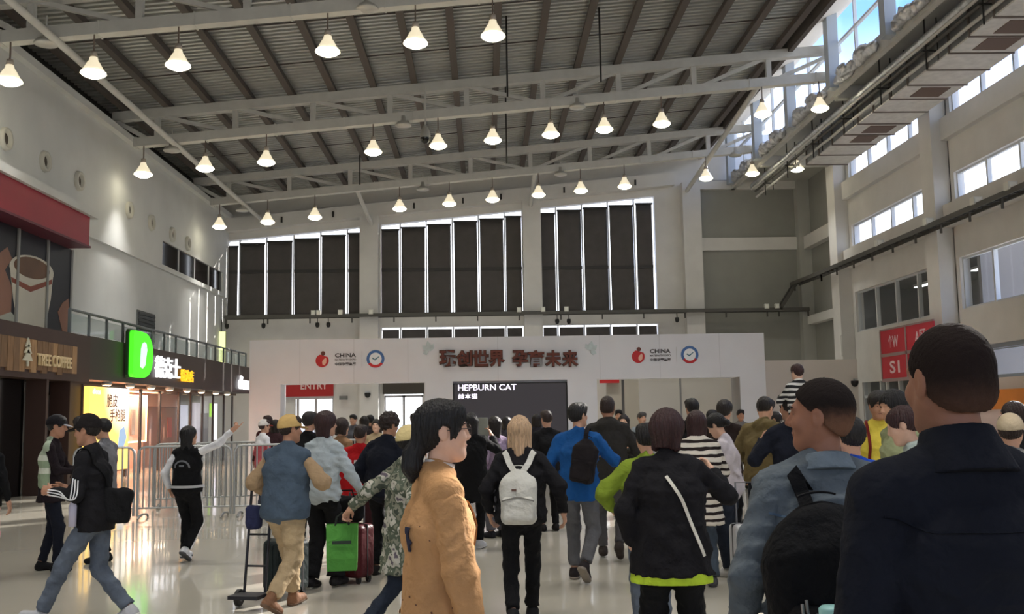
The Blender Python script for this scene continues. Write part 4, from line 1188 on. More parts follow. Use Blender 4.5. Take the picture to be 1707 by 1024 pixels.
MB().box(-.04, .04, -.04, .04, .1, .18).box(-.04, .1, -.04, .04, .16, .2).build('bracket', M_frame, wall_cam2)
wall_cam2.location = (on_y(1425, 640, 39.45)[0], 39.45, on_y(1425, 640, 39.45)[2])

# ================================================================== shops on the left
XS = -9.95                              # fascia face
Ysx = lambda px, py=600, X=XS: on_x(px, py, X)[1]
M_fas = mat('fascia_brown', (62, 42, 36), .5, var=(1.5, .08)); M_fas2 = mat('fascia_dark', (50, 38, 34), .45, var=(1.5, .08))
yT = Ysx(150)
tc_ = tag(empty('coffee_shop_fascia', (XS, 0, 0)), 'brown wooden fascia of the coffee shop with a plank sign field', 'shop front')
MB().box(-.5, 0, 15, yT, 2.62, 3.78).build('fascia_board', M_fas, tc_)
prr = random.Random(3)
ya, yb = Ysx(-60), Ysx(126)
n = 19
woods = [(150, 116, 82), (134, 102, 72), (160, 126, 90), (120, 92, 66)]
for k in range(n):
    a = ya+(yb-ya)*k/n; b = ya+(yb-ya)*(k+1)/n
    wc_ = woods[prr.randrange(4)]
    MB().box(0, .03+prr.uniform(0, .015), a+.006, b-.006, 2.80-prr.choice((0, .0, .06)), 3.46).build('plank', mat('plank_%d' % woods.index(wc_), wc_, .7, var=(3, .2), stretch=(1, 6, 1)), tc_)
lettering('lettering', 'TREE COFFEE', .3, mat('tree_letters', (214, 192, 150), .5), (.07, (Ysx(57)+Ysx(114))/2, 3.04), (0, 1, 0), (0, 0, 1), tc_, .02, .006, fit=(Ysx(114)-Ysx(57), .27))
yt = (Ysx(34)+Ysx(48))/2
m = MB()
for z0_, w_, h_ in ((2.98, .22, .26), (3.14, .17, .22), (3.28, .12, .20)):
    m.prism([(yt-w_, z0_), (yt+w_, z0_), (yt, z0_+h_)], lambda a, b, d: (d, a, b), .05, .08)
m.prism([(yt-.03, 2.86), (yt+.03, 2.86), (yt+.03, 2.98), (yt-.03, 2.98)], lambda a, b, d: (d, a, b), .05, .08)
m.build('tree_mark', mat('tree_mark', (200, 196, 176), .5), tc_)
MB().box(-.5, -.02, yT-1.1, yT, 0, 2.62).build('side_pier', M_fas, tc_)
MB().box(-.5, -.04, Ysx(82), Ysx(86), 0, 2.62).build('door_post', M_fas, tc_)
MB().box(-.65, -.55, 15, yT, 0, 2.62).build('dark_glazing', mat('cafe_glass', (20, 18, 18), .12), tc_)
MB().box(-.54, -.50, Ysx(90), Ysx(120), .3, 2.3).build('menu_board', mat('menu_dark', (46, 40, 40), .5, var=(4, .4)), tc_)
for k in range(9):
    y_ = 15.4+k*.55
# second shop: dark fascia, lit letters
fs = tag(empty('fried_chicken_shop_front', (XS, 0, 0)), 'dark brown restaurant front with lit lettering and glass bays', 'shop front')
yE = 42.3
MB().box(-.55, 0, yT, yE, 2.70, 3.80).build('fascia_board', M_fas2, fs)
MB().box(-2.1, -.55, yT, yE, 2.62, 2.78).build('soffit', mat('soffit_brown', (96, 74, 62), .6), fs)
M_wl = mat('letter_white', (250, 250, 252), .5, emit=((250, 250, 255), 1.5)); M_yl = mat('letter_yellow', (250, 190, 40), .5, emit=((255, 176, 30), 1.1))
lettering('lettering', '德克士', .6, M_wl, (.06, (Ysx(256)+Ysx(297))/2, 3.27), (0, 1, 0), (0, 0, 1), fs, .03, .003, fit=(Ysx(297)-Ysx(256), .66))
lettering('lettering', '精选店', .3, M_yl, (.06, (Ysx(299)+Ysx(320))/2, 3.10), (0, 1, 0), (0, 0, 1), fs, .02, .002, fit=(Ysx(320)-Ysx(299), .40))
lettering('lettering', 'dicos', .5, M_wl, (.06, (Ysx(396)+Ysx(414))/2, 3.12), (0, 1, 0), (0, 0, 1), fs, .03, .012, fit=(Ysx(414)-Ysx(396), .55))
# big green D
ds = tag(empty('letter_sign', (XS+.10, Ysx(221, 600, XS+.2), 2.86)), 'glowing green D-shaped sign with a white figure inside, on the restaurant fascia', 'sign')
W_, H_ = Ysx(254, 600, XS+.2)-Ysx(221, 600, XS+.2), 1.30
def dshape(w, h, n=16, r=.08):
    P = [(0, r), (r, 0)]
    for k in range(n+1):
        t = -PI/2+PI*k/n; c, s_ = math.cos(t), math.sin(t)
        P.append((w*.42+w*.58*abs(c)**.8, h/2+h/2*(abs(s_)**.85)*(1 if s_ > 0 else -1)))
    return P+[(r, h), (0, h-r)]
M_gr = mat('sign_green', (70, 226, 40), .5, emit=((84, 255, 40), .85))
MB().prism(dshape(W_, H_), lambda a, b, d: (d, a, b), 0, .12).build('face', M_gr, ds)
MB().prism([(a*1.06-.05, b*1.05-.03) for a, b in dshape(W_, H_)], lambda a, b, d: (d, a, b), -.09, -.01).build('back_box', mat('sign_back', (18, 60, 16), .6), ds)
fig = [(.34, .30), (.46, .26), (.58, .36), (.62, .60), (.66, .80), (.62, .98), (.52, 1.02), (.42, .96), (.36, .80)]
MB().prism([(a*W_/1.0, b) for a, b in fig], lambda a, b, d: (d, a, b), .12, .135).build('figure', mat('figure_pale', (225, 245, 235), .5, emit=((220, 245, 240), .8)), ds)
MB().prism([(.57*W_, .86), (.60*W_, .84), (.61*W_, .88)], lambda a, b, d: (d, a, b), .135, .14).build('figure_eye', mat('fig_green', (40, 150, 60), .5), ds)
MB().bar((-.14, .2, .3), (-.16, .2, .3), .1, .1).build('mount', M_black, ds)
# downlights
for k, px in enumerate((178, 217, 252, 283, 312, 336, 360, 379)):
    e = tag(empty('downlight', (XS-.22, Ysx(px, 640, XS-.22), 2.62)), 'small warm downlight under the restaurant fascia, %s from the coffee shop' % big[k], 'light', 'downlights under the restaurant fascia')
    MB().lathe([(.11, .0), (.13, .0), (.13, .09), (.11, .09)], n=14).build('ring', M_frame, e)
    MB().lathe([(.11, -.01), (.07, -.035), (0, -.045)], n=14).build('lens', mat('downlight_lens', (255, 236, 200), .4, emit=((255, 226, 180), 9)), e)
    if k % 2 == 0:
        l = bpy.data.lights.new('downlight_glow', 'SPOT'); l.energy = 26; l.color = (1, .82, .6); l.spot_size = math.radians(110); l.shadow_soft_size = .08
        lo = bpy.data.objects.new('downlight_glow', l); COL.objects.link(lo); lo.location = (0, 0, -.03); lo.parent = e
# glazing posts and panes
XG = -10.75
posts = [Ysx(p, 680, XG) for p in (211, 234, 266, 298, 318, 338, 355, 373, 387)]
for k, y_ in enumerate(posts):
    MB().box(XG-XS-.03, XG-XS+.03, y_-.07, y_+.07, 0, 2.62).build('mullion', M_fas2, fs)
    if k+1 < len(posts):
        MB().add([(XG-XS, y_, .1), (XG-XS, posts[k+1], .1), (XG-XS, posts[k+1], 2.62), (XG-XS, y_, 2.62)], [(0, 1, 2, 3)]).build('pane', M_glass, fs, fix=False)
# interior behind the glass: warm wall panels, lit display frame, door, menu boards
xi = XL+.06-XS
M_warm = mat('interior_peach', (226, 170, 140), .6, var=(1, .06))
MB().box(xi, xi+.05, yT, 35.3, 0, 2.62).build('inner_wall', M_warm, fs)
MB().box(xi, xi+.05, 35.3, 39.2, 0, 2.62).build('inner_wall', mat('interior_wood', (150, 96, 66), .5, var=(2, .15)), fs)
MB().box(xi, xi+.05, 39.2, yE, 0, 2.62).build('inner_wall', mat('interior_grey', (150, 144, 138), .6, var=(1, .1)), fs)
MB().box(xi, xi+.12, 35.3, 39.2, 2.15, 2.62).build('inner_lintel', M_warm, fs)
M_ledw = mat('led_warm', (255, 200, 170), .5, emit=((255, 190, 150), 4.0))
def lit_frame(y0_, y1_, z0_, z1_, x=xi+.35):
    MB().box(x-.2, x, y0_, y1_, z0_, z1_).build('display_case', mat('case_peach', (236, 186, 160), .5), fs)
    for (a, b, c, d) in ((y0_-.05, y0_, z0_, z1_), (y1_, y1_+.05, z0_, z1_), (y0_-.05, y1_+.05, z1_, z1_+.05), (y0_-.05, y1_+.05, z0_-.05, z0_)):
        MB().box(x-.02, x+.03, a, b, c, d).build('light_strip', M_ledw, fs)
lit_frame(31.2, 33.2, 1.0, 2.42, -1.25)
MB().box(-1.24, -1.20, 31.8, 32.1, 1.2, 2.0).build('case_bottle', mat('case_grey', (150, 130, 118), .5), fs)
MB().box(xi+.05, xi+.1, 37.1, 38.7, 0, 2.1).build('inner_door', mat('door_wood', (172, 108, 72), .5), fs)
MB().box(xi+.1, xi+.12, 37.8, 38.3, 1.0, 1.75).build('door_notice', mat('notice_orange', (214, 92, 58), .5), fs)
for (a, b, z0_, z1_, c, em) in ((36.9, 38.0, .6, 2.2, (190, 196, 214), .5), (38.5, 39.6, .6, 2.3, (196, 190, 200), .4), (39.9, 40.8, .4, 1.9, (120, 112, 108), 0), (41.1, 41.6, 1.75, 2.3, (150, 205, 60), 1.0), (41.8, 42.1, .8, 2.3, (235, 230, 245), 1.6)):
    MB().box(xi+.75, xi+.81, a, b, z0_, z1_).build('menu_screen', mat('menu_%d_%d' % (c[0], c[1]), c, .4, emit=(c, em) if em else None), fs)
l = bpy.data.lights.new('shop_glow', 'AREA'); l.energy = 420; l.color = (1, .74, .54); l.shape = 'RECTANGLE'; l.size = .8; l.size_y = 6
# a ceiling light strip inside the restaurant
sl = tag(empty('shop_ceiling_light', (XL+.9, 31.5, 2.58)), 'warm ceiling light inside the restaurant behind the glass', 'light')
MB().box(-.15, .15, -3, 3, 0, .04).build('housing', M_frame, sl)
MB().box(-.12, .12, -2.95, 2.95, -.02, 0).build('diffuser', mat('warm_diffuser', (255, 220, 190), .5, emit=((255, 200, 160), 2)), sl)
lo = bpy.data.objects.new('shop_glow', l); COL.objects.link(lo); lo.location = (0, 0, -.04); lo.parent = sl
# yellow light box
y0_, y1_ = Ysx(139, 690, XS+.02), Ysx(206, 690, XS+.02)
lb = tag(empty('light_box_poster', (XS+.02, y0_, 0)), 'glowing yellow and white menu light box between the coffee shop and the restaurant glass', 'light box')
def glowmix(name, c1, c2, strength):
    m = bpy.data.materials.new(name); m.use_nodes = True; nt = m.node_tree; b = nt.nodes['Principled BSDF']
    tc = nt.nodes.new('ShaderNodeTexCoord'); mp = nt.nodes.new('ShaderNodeMapping'); mp.inputs['Location'].default_value = (0, -1.5, -1.9); mp.inputs['Scale'].default_value = (1, .62, .75)
    gr = nt.nodes.new('ShaderNodeTexGradient'); gr.gradient_type = 'SPHERICAL'
    nt.links.new(tc.outputs['Object'], mp.inputs[0]); nt.links.new(mp.outputs[0], gr.inputs[0])
    cr = nt.nodes.new('ShaderNodeValToRGB'); cr.color_ramp.elements[0].color = rgb(*c1); cr.color_ramp.elements[1].color = rgb(*c2); cr.color_ramp.elements[1].position = .6
    nt.links.new(gr.outputs[0], cr.inputs[0]); nt.links.new(cr.outputs[0], b.inputs['Base Color']); nt.links.new(cr.outputs[0], b.inputs['Emission Color'])
    b.inputs['Emission Strength'].default_value = strength; b.inputs['Roughness'].default_value = .3
    return m
ww = y1_-y0_
mp_ = None
MB().box(0, .14, 0, ww, .35, 2.52).build('face', glowmix('poster_glow', (244, 196, 96), (255, 252, 244), 1.5), lb)
MB().box(-.06, .0, -.04, ww+.04, .3, 2.57).build('casing', mat('casing', (70, 52, 44), .5), lb)
M_pt = mat('poster_ink', (176, 130, 110), .6)
lettering('lettering', '脆皮', .3, M_pt, (.145, ww*.55, 2.18), (0, 1, 0), (0, 0, 1), lb, .002, .003, fit=(.75, .36))
lettering('lettering', '手枪腿', .3, M_pt, (.145, ww*.70, 1.80), (0, 1, 0), (0, 0, 1), lb, .002, .003, fit=(1.1, .34))
lettering('lettering', 'dicos', .2, mat('poster_white', (255, 255, 250), .5, emit=((255, 255, 250), 1)), (.145, ww*.16, 2.40), (0, 1, 0), (0, 0, 1), lb, .002, .003, fit=(.5, .14))
MB().prism([(ww*.72, .95), (ww*.86, .9), (ww*.95, 1.2), (ww*.88, 1.5), (ww*.76, 1.4)], lambda a, b, d: (d, a, b), .14, .146).build('print', mat('print_blue', (170, 200, 236), .5, emit=((170, 200, 236), .6)), lb)
# terrace floor above the shops and its glass railing
struct(MB().box(XL, XS-.02, 15, yE, 3.62, 3.78).build('floor_terrace', M_grey))
rl = tag(empty('glass_railing', (XS-.12, 0, 0)), 'glass balustrade with dark grey posts above the shop fascias', 'railing')
M_rl = mat('railing_grey', (96, 102, 104), .5, metal=.3)
ys_ = [Ysx(148, 550, XS-.12)+1.19*k for k in range(-1, 15)]
yr0 = ys_[0]
MB().tube([(0, ys_[0], 4.38), (0, ys_[-1], 4.38)], .035, 8).build('top_rail', M_rl, rl)
for k, y_ in enumerate(ys_):
    MB().box(-.03, .03, y_-.03, y_+.03, 3.78, 4.38).build('post', M_rl, rl)
    if k+1 < len(ys_): MB().box(-.008, .008, y_+.07, ys_[k+1]-.07, 3.84, 4.28).build('pane', mat('rail_glass', (150, 168, 166), .05, alpha=.35), rl)
# red billboard box and the coffee poster under it
y1_ = Ysx(149, 390, -11.45)
rb = tag(empty('billboard_box', (-11.45, 0, 0)), 'long red box sign with a white ledge on the wall above the coffee shop', 'sign')
MB().box(-.65, 0, 14, y1_, 6.72, 7.58).build('face', mat('billboard_red', (150, 22, 48), .45, var=(.4, .10)), rb)
MB().box(-.65, .12, 14, y1_+.35, 7.58, 7.80).build('ledge', M_left, rb)
MB().box(-.65, .05, 14, y1_+.02, 6.66, 6.72).build('lower_trim', mat('trim_plum', (96, 20, 44), .5), rb)
XP = XL+.06
py_ = lambda px, py: on_x(px, py, XP)
pr_ = tag(empty('coffee_poster', (XP, 0, 0)), 'large wall poster of a white takeaway coffee cup on a dark background', 'poster')
pe = py_(117, 500)[1]
MB().box(-.06, 0, 14, pe, 4.0, 6.66).build('sheet', mat('poster_navy', (24, 24, 34), .45, var=(.5, .2)), pr_)
def pprint(nm, pts, m, d, d0=0):
    MB().prism([py_(a, b)[1:] for a, b in pts], lambda a, b, dd: (dd, a, b), d0, d).build(nm, m, pr_)
M_cup = mat('print_cup', (214, 208, 192), .5, var=(.7, .08)); M_cof = mat('print_coffee', (112, 78, 54), .5, var=(1, .2)); M_hand = mat('print_hand', (148, 104, 84), .5, var=(.8, .15)); M_band = mat('print_band', (140, 70, 50), .5)
ell = lambda cx, cy, a, b, t, n=24: [(cx+a*math.cos(q)*math.cos(t)-b*math.sin(q)*math.sin(t), cy+a*math.cos(q)*math.sin(t)+b*math.sin(q)*math.cos(t)) for q in [2*PI*k/n for k in range(n)]]
pprint('print', [(-70, 470), (0, 500), (40, 545), (100, 552), (112, 556), (60, 560), (-70, 545)], mat('print_table', (170, 172, 160), .5), .004)
pprint('print', [(-60, 440), (-5, 425), (12, 412), (20, 432), (8, 450), (20, 480), (18, 520), (-10, 530), (-60, 520)], M_hand, .006)
pprint('print', [(16, 445), (88, 460), (84, 500), (74, 548), (30, 545), (22, 500)], M_cup, .010)
pprint('print', ell(52, 450, 38, 23, .32), M_cup, .014)
pprint('print', ell(52, 447, 31, 17, .32), M_cof, .018)
pprint('print', [(18, 462), (50, 478), (86, 466), (85, 474), (50, 487), (19, 470)], M_band, .020, .010)
pprint('print', [(96, 520), (104, 505), (114, 498), (116, 556), (104, 556)], M_hand, .008)
for px in (-40, 28, 78):
    y_ = py_(px, 450)[1]; MB().box(.0, .05, y_-.045, y_+.045, 4.0, 6.66).build('batten', mat('batten', (150, 150, 146), .5), pr_)
MB().box(-.06, .06, pe, pe+.14, 3.9, 6.66).build('side_trim', M_left, pr_)
# lime exit sign on the wall corner past the railing and a dark opening
q = on_y(368, 568, 45.5)
eb = tag(empty('lit_sign', (q[0], 45.5, 0)), 'tall pale green lit sign hanging above the end of the restaurant fascia', 'sign')
MB().box(-.18, .18, 0, .12, on_y(368, 612, 45.5)[2], on_y(368, 553, 45.5)[2]).build('face', mat('sign_lime', (232, 240, 170), .5, emit=((230, 240, 160), 1.3)), eb)
MB().box(-.2, .2, .12, .16, on_y(368, 612, 45.5)[2]-.02, on_y(368, 553, 45.5)[2]+.02).build('back', M_tray, eb)
MB().bar((0, .1, on_y(368, 553, 45.5)[2]), (0, .1, zt-.1), .04, .04).build('rod', M_tray, eb)

# ================================================================== red direction board on the right
XB = 14.75
rs = tag(empty('direction_board', (XB, 0, 0)), 'red direction board of four panels with white letters by the right pillar', 'sign')
ys2 = [on_x(p, 590, XB)[1] for p in (1470, 1513, 1561)]
zz = [4.42, 3.62, 3.52, 2.66]
zz = [on_x(1470, 553, XB)[2], on_x(1472, 591, XB)[2], on_x(1472, 596, XB)[2], on_x(1475, 632, XB)[2]]
M_rp = mat('panel_red', (192, 28, 46), .35)
txt = [['↑W', 'A区'], ['S1', 'S2']]
for r in (0, 1):
    for c in (0, 1):
        a, b = ys2[c], ys2[c+1]; hi_, lo_ = zz[2*r], zz[2*r+1]
        MB().box(-.03, .03, b+.05, a-.05, lo_, hi_).build('panel', M_rp, rs)
        lettering('lettering', txt[r][c], .4, mat('panel_letter', (228, 200, 204), .5), (-.035, (a+b)/2-.05, (hi_+lo_)/2), (0, -1, 0), (0, 0, 1), rs, .004, .006, fit=(.85, .45))
MB().box(-.05, -.0, ys2[2], ys2[0], zz[1], zz[2]).box(-.05, 0, ys2[2], ys2[0], zz[3]-.12, zz[3]).box(-.05, 0, ys2[2], ys2[0], zz[0], zz[0]+.06).box(-.05, 0, ys2[1]-.05, ys2[1]+.05, zz[3], zz[0]).box(-.05, 0, ys2[0]-.05, ys2[0]+.03, zz[3], zz[0]).build('frame', mat('board_frame', (150, 128, 126), .5), rs)
for y_ in ys2[::2]: MB().bar((.1, y_, zz[3]), (.82, y_, zz[3]+.1), .06, .06).build('arm', M_steel, rs)
for y_ in (ys2[0]-.3, ys2[2]+.3): MB().bar((.02, y_, zz[3]), (.02, y_, 0), .1, .1).build('leg', M_steel, rs)
# door bay below
d = struct(empty('door_3', (XR, 0, 0)))
ya, yb = PY[1]+1.2, PY[0]-1.0
for k in range(5):
    y_ = ya+(yb-ya)*k/4
    MB().box(.05, .2, y_-.06, y_+.06, 0, 2.7).build('stile', M_frame, d)
    if k < 4: MB().add([(.12, y_, 0), (.12, ya+(yb-ya)*(k+1)/4, 0), (.12, ya+(yb-ya)*(k+1)/4, 2.7), (.12, y_, 2.7)], [(0, 1, 2, 3)]).build('pane', M_glass, d, fix=False)
MB().box(.05, .2, ya, yb, 2.05, 2.15).build('transom', M_frame, d)
# orange counter front by the right edge
ob = tag(empty('service_counter', (15.1, 0, 0)), 'orange topped service counter front against the right wall', 'counter')
MB().box(-.25, .3, 24.5, 30.4, 1.55, 2.12).build('orange_band', mat('orange_print', (246, 150, 52), .5, var=(.5, .15)), ob)
MB().box(-.2, .3, 24.5, 30.4, 0, 1.55).build('lower_front', mat('pale_print', (236, 214, 210), .5, var=(.9, .08)), ob)
# slim bollard light tube at the first right pillar
tag(MB().box(XR-.62, XR-.56, 41.1, 41.16, 3.85, 4.7).build('light_tube', mat('tube_white', (240, 240, 236), .4)), 'slim white tube lamp on the first pillar of the right wall', 'lamp')

# ================================================================== crowd barriers
M_bar = mat('barrier_steel', (168, 170, 170), .35, metal=.6)
def barrier(x0, y0_, x1, y1_, label):
    L = math.hypot(x1-x0, y1_-y0_); e = tag(empty('crowd_barrier', (x0, y0_, 0), math.atan2(y1_-y0_, x1-x0)), label, 'barrier', 'steel crowd barriers')
    H = 1.20; r = .12
    pts = [(0, 0, .05), (0, 0, H-r)]+[(r-r*math.cos(t), 0, H-r+r*math.sin(t)) for t in (PI/6, PI/3)]+[(r, 0, H), (L-r, 0, H)]+[(L-r+r*math.sin(t), 0, H-r+r*math.cos(t)) for t in (PI/6, PI/3)]+[(L, 0, H-r), (L, 0, .05)]
    MB().tube(pts, .021, 8).build('frame', M_bar, e)
    MB().tube([(0, 0, .18), (L, 0, .18)], .017, 6).build('lower_rail', M_bar, e)
    n = max(int(L/.092), 3)
    proto = None
    for k in range(1, n):
        x = L*k/n
        if proto is None:
            proto = MB().tube([(0, 0, .18), (0, 0, H)], .0135, 6).build('bar', M_bar, e); proto.location = (x, 0, 0)
        else:
            o = proto.copy(); COL.objects.link(o); o.parent = e; o.location = (x, 0, 0)
    for x in (.1, L-.1):
        MB().tube([(x, -.30, .02), (x, -.22, .06), (x, 0, .08), (x, .22, .06), (x, .30, .02)], .02, 6).build('foot', M_bar, e)
    return e
def gp(px, py):
    d = ray(px, py); t = -CAM_H/d[2]; return (d[0]*t, d[1]*t)
B = [gp(120, 870), gp(222, 866), gp(384, 862), gp(520, 858)]
barrier(*B[0], *B[1], 'steel crowd barrier behind the man in jeans')
barrier(B[1][0]+.06, B[1][1], *B[2], 'steel crowd barrier behind the woman who points')
barrier(B[2][0]+.06, B[2][1], *B[3], 'steel crowd barrier left of the man in the blue vest')
c0 = (B[1][0]-.3, B[1][1]+1.9)
barrier(c0[0], c0[1], c0[0]+2.1, c0[1]+.5, 'steel crowd barrier of the second line, near the restaurant light box')
barrier(c0[0]+2.2, c0[1]+.52, c0[0]+4.3, c0[1]+.9, 'steel crowd barrier of the second line, towards the gate')
# exterior ground beyond the windows
struct(MB().box(-120, 160, YB+2.2, 200, -.6, -.15).build('ground_outside', mat('paving_outside', (170, 166, 160), .9)))
struct(MB().box(XR+5.2, 160, -80, YB+2.2, -.6, -.15).build('ground_side', mat('paving_outside', (170, 166, 160), .9)))

bl = struct(empty('building_outside', (48, 0, 0)))
MB().box(0, 12, -40, 90, -.2, 8.6).build('wall', mat('outside_wall', (226, 230, 236), .8, var=(.2, .05)), bl)
for k in range(14):
    for r in range(1):
        MB().box(-.05, 0, -36+k*9, -31+k*9, 3+r*4.6, 5.6+r*4.6).build('window', mat('outside_window', (150, 170, 196), .2), bl)
# ================================================================== people
SKIN = {'a': skin('a', (200, 154, 128)), 'b': skin('b', (180, 132, 106)), 'c': skin('c', (214, 172, 148)), 'd': skin('d', (150, 104, 82))}
HAIR = {'black': hairm('black', (20, 17, 18)), 'brown': hairm('brown', (44, 30, 26)), 'dark': hairm('dark', (30, 23, 21)), 'blonde': hairm('blonde', (196, 164, 132)), 'red': hairm('red', (52, 28, 28)), 'grey': hairm('grey', (70, 66, 62)), 'fade': mat('hair_fade', (58, 44, 37), .9, spec=.1, bump=(220, .8, .004), var=(40, .25))}
def fade(name, z0, z1, low, high):
    m = mat(name, high, .9, spec=.1, bump=(240, .8, .003))
    nt = m.node_tree; b = nt.nodes['Principled BSDF']
    tc = nt.nodes.new('ShaderNodeTexCoord'); sp = nt.nodes.new('ShaderNodeSeparateXYZ'); nt.links.new(tc.outputs['Object'], sp.inputs[0])
    nz = nt.nodes.new('ShaderNodeTexNoise'); nz.inputs['Scale'].default_value = 60; nt.links.new(tc.outputs['Object'], nz.inputs['Vector'])
    ad = nt.nodes.new('ShaderNodeMath'); ad.operation = 'MULTIPLY_ADD'; ad.inputs[1].default_value = .03; nt.links.new(nz.outputs[0], ad.inputs[0]); nt.links.new(sp.outputs[2], ad.inputs[2])
    mr = nt.nodes.new('ShaderNodeMapRange'); mr.inputs[1].default_value = z0; mr.inputs[2].default_value = z1; mr.interpolation_type = 'SMOOTHSTEP'
    nt.links.new(ad.outputs[0], mr.inputs[0])
    mx = nt.nodes.new('ShaderNodeMix'); mx.data_type = 'RGBA'; mx.inputs[6].default_value = rgb(*low); mx.inputs[7].default_value = rgb(*high)
    nt.links.new(mr.outputs[0], mx.inputs[0]); nt.links.new(mx.outputs[2], b.inputs['Base Color'])
    return m
HAIR['fade_a'] = fade('hair_fade_a', 1.62, 1.74, (88, 64, 52), (38, 30, 27)); HAIR['fade_b'] = fade('hair_fade_b', 1.60, 1.68, (116, 84, 66), (36, 30, 28))
WALK = lambda L=.28, R=-.28, rp=38: [((.085, L, .085 if L > 0 else .16), -8 if L > 0 else rp, 4), ((-.085, R, .085 if R > 0 else .16), -8 if R > 0 else rp, -4)]
STAND = [((.11, .02, .085), 0, 10), ((-.11, -.02, .085), 0, -10)]
DOWN = [(.25, .02, .86), (-.25, .02, .86)]

def project(prims, P, off=.006, it=6):
    P = np.array(P, float); e = 1e-3
    for _ in range(it):
        d = field_at(prims, P)-off
        g = np.stack([(field_at(prims, P+np.eye(3)[i]*e)-field_at(prims, P-np.eye(3)[i]*e))/(2*e) for i in range(3)], -1)
        P = P-np.clip(d, -.05, .05)[..., None]*g/np.maximum((g*g).sum(-1), .2)[..., None]
    return P, g/np.maximum(np.linalg.norm(g, axis=-1), 1e-6)[..., None]

def strap(name, path, width, m, parent, prims, off=.004, thick=.006, n=26, flat=True):
    """band laid over a surface given by its distance field"""
    path = np.array(path, float); t = np.linspace(0, len(path)-1, n)
    i = np.minimum(t.astype(int), len(path)-2); f = (t-i)[:, None]
    # smooth path
    p0 = path[np.maximum(i-1, 0)]; p1 = path[i]; p2 = path[i+1]; p3 = path[np.minimum(i+2, len(path)-1)]
    C = .5*((2*p1)+(-p0+p2)*f+(2*p0-5*p1+4*p2-p3)*f*f+(-p0+3*p1-3*p2+p3)*f**3)
    C, N = project(prims, C, off)
    T = np.gradient(C, axis=0); T /= np.maximum(np.linalg.norm(T, axis=1), 1e-6)[:, None]
    B = np.cross(T, N); B /= np.maximum(np.linalg.norm(B, axis=1), 1e-6)[:, None]
    rows = []
    for sgn in (-1, -.33, .33, 1):
        Q = C+B*width*.5*sgn
        if flat: Q, _ = project(prims, Q, off, 3)
        rows.append(Q)
    mb = MB(); v = []; 
    for k in range(n):
        for r in rows: v.append(r[k])
        for r in rows[::-1]: v.append(r[k]+N[k]*thick)
    fs_ = []
    for k in range(n-1):
        for j in range(8):
            fs_.append((k*8+j, k*8+(j+1) % 8, (k+1)*8+(j+1) % 8, (k+1)*8+j))
    fs_ += [tuple(range(8))[::-1], tuple((n-1)*8+j for j in range(8))]
    mb.add(v, fs_, False)
    return mb.build(name, m, parent)

def ball(r=1.0, n=10, m=7):
    return [(math.sin(PI*i/m)*r, -math.cos(PI*i/m)*r) for i in range(m+1)]
EYE = mat('eye_dark', (24, 18, 16), .15); EYW = mat('eye_white', (225, 218, 212), .3); LIP = mat('lip', (150, 84, 80), .5); LIPM = mat('lip_pale', (150, 100, 88), .6)
def face_parts(f, b, brow, fem=False, glasses=False):
    S = f.S; R = np.stack([f.hx, f.hy, f.hz], 1)
    def put(o, x, y, z):
        p = f.h(x, y, z); M = Matrix(((R[0][0], R[0][1], R[0][2], p[0]), (R[1][0], R[1][1], R[1][2], p[1]), (R[2][0], R[2][1], R[2][2], p[2]), (0, 0, 0, 1)))
        o.matrix_local = M @ Matrix.Diagonal((S, S, S, 1))
    for q in (1, -1):
        o = MB().lathe(ball(.0125), n=10).build('eye', EYW, b); put(o, q*.030, .0685, .004)
        o2 = MB().lathe(ball(.0066), n=8).build('iris', EYE, o); o2.location = (0, .0078, 0)
        o = MB().tube([(-.016, -.004, -.002), (0, .002, .003), (.017, -.010, -.001)] if q > 0 else [(-.017, -.010, -.001), (0, .002, .003), (.016, -.004, -.002)], .0030 if fem else .0042, 5).build('eyebrow', brow, b); put(o, q*.032, .0915, .027)
    o = MB().tube([(-.021, -.007, 0), (-.008, .0015, .001), (0, .0005, -.0005), (.008, .0015, .001), (.021, -.007, 0)], .0046, 6).build('lips', LIP if fem else LIPM, b); put(o, 0, .0885, -.0605)
    if glasses:
        g = empty('glasses'); g.parent = b; put(g, 0, 0, 0)
        M_g = mat('glasses_frame', (60, 50, 48), .3, metal=.5)
        for q in (1, -1):
            MB().tube([(q*.033+.024*math.cos(t), .104, .002+.020*math.sin(t)) for t in [2*PI*k/14 for k in range(15)]], .0016, 5, False).build('rim', M_g, g)
            MB().tube([(q*.057, .103, .006), (q*.074, .05, .008), (q*.079, -.02, .004)], .0018, 5).build('temple', M_g, g)
        MB().tube([(-.010, .104, .006), (0, .107, .009), (.010, .104, .006)], .0016, 5).build('bridge', M_g, g)

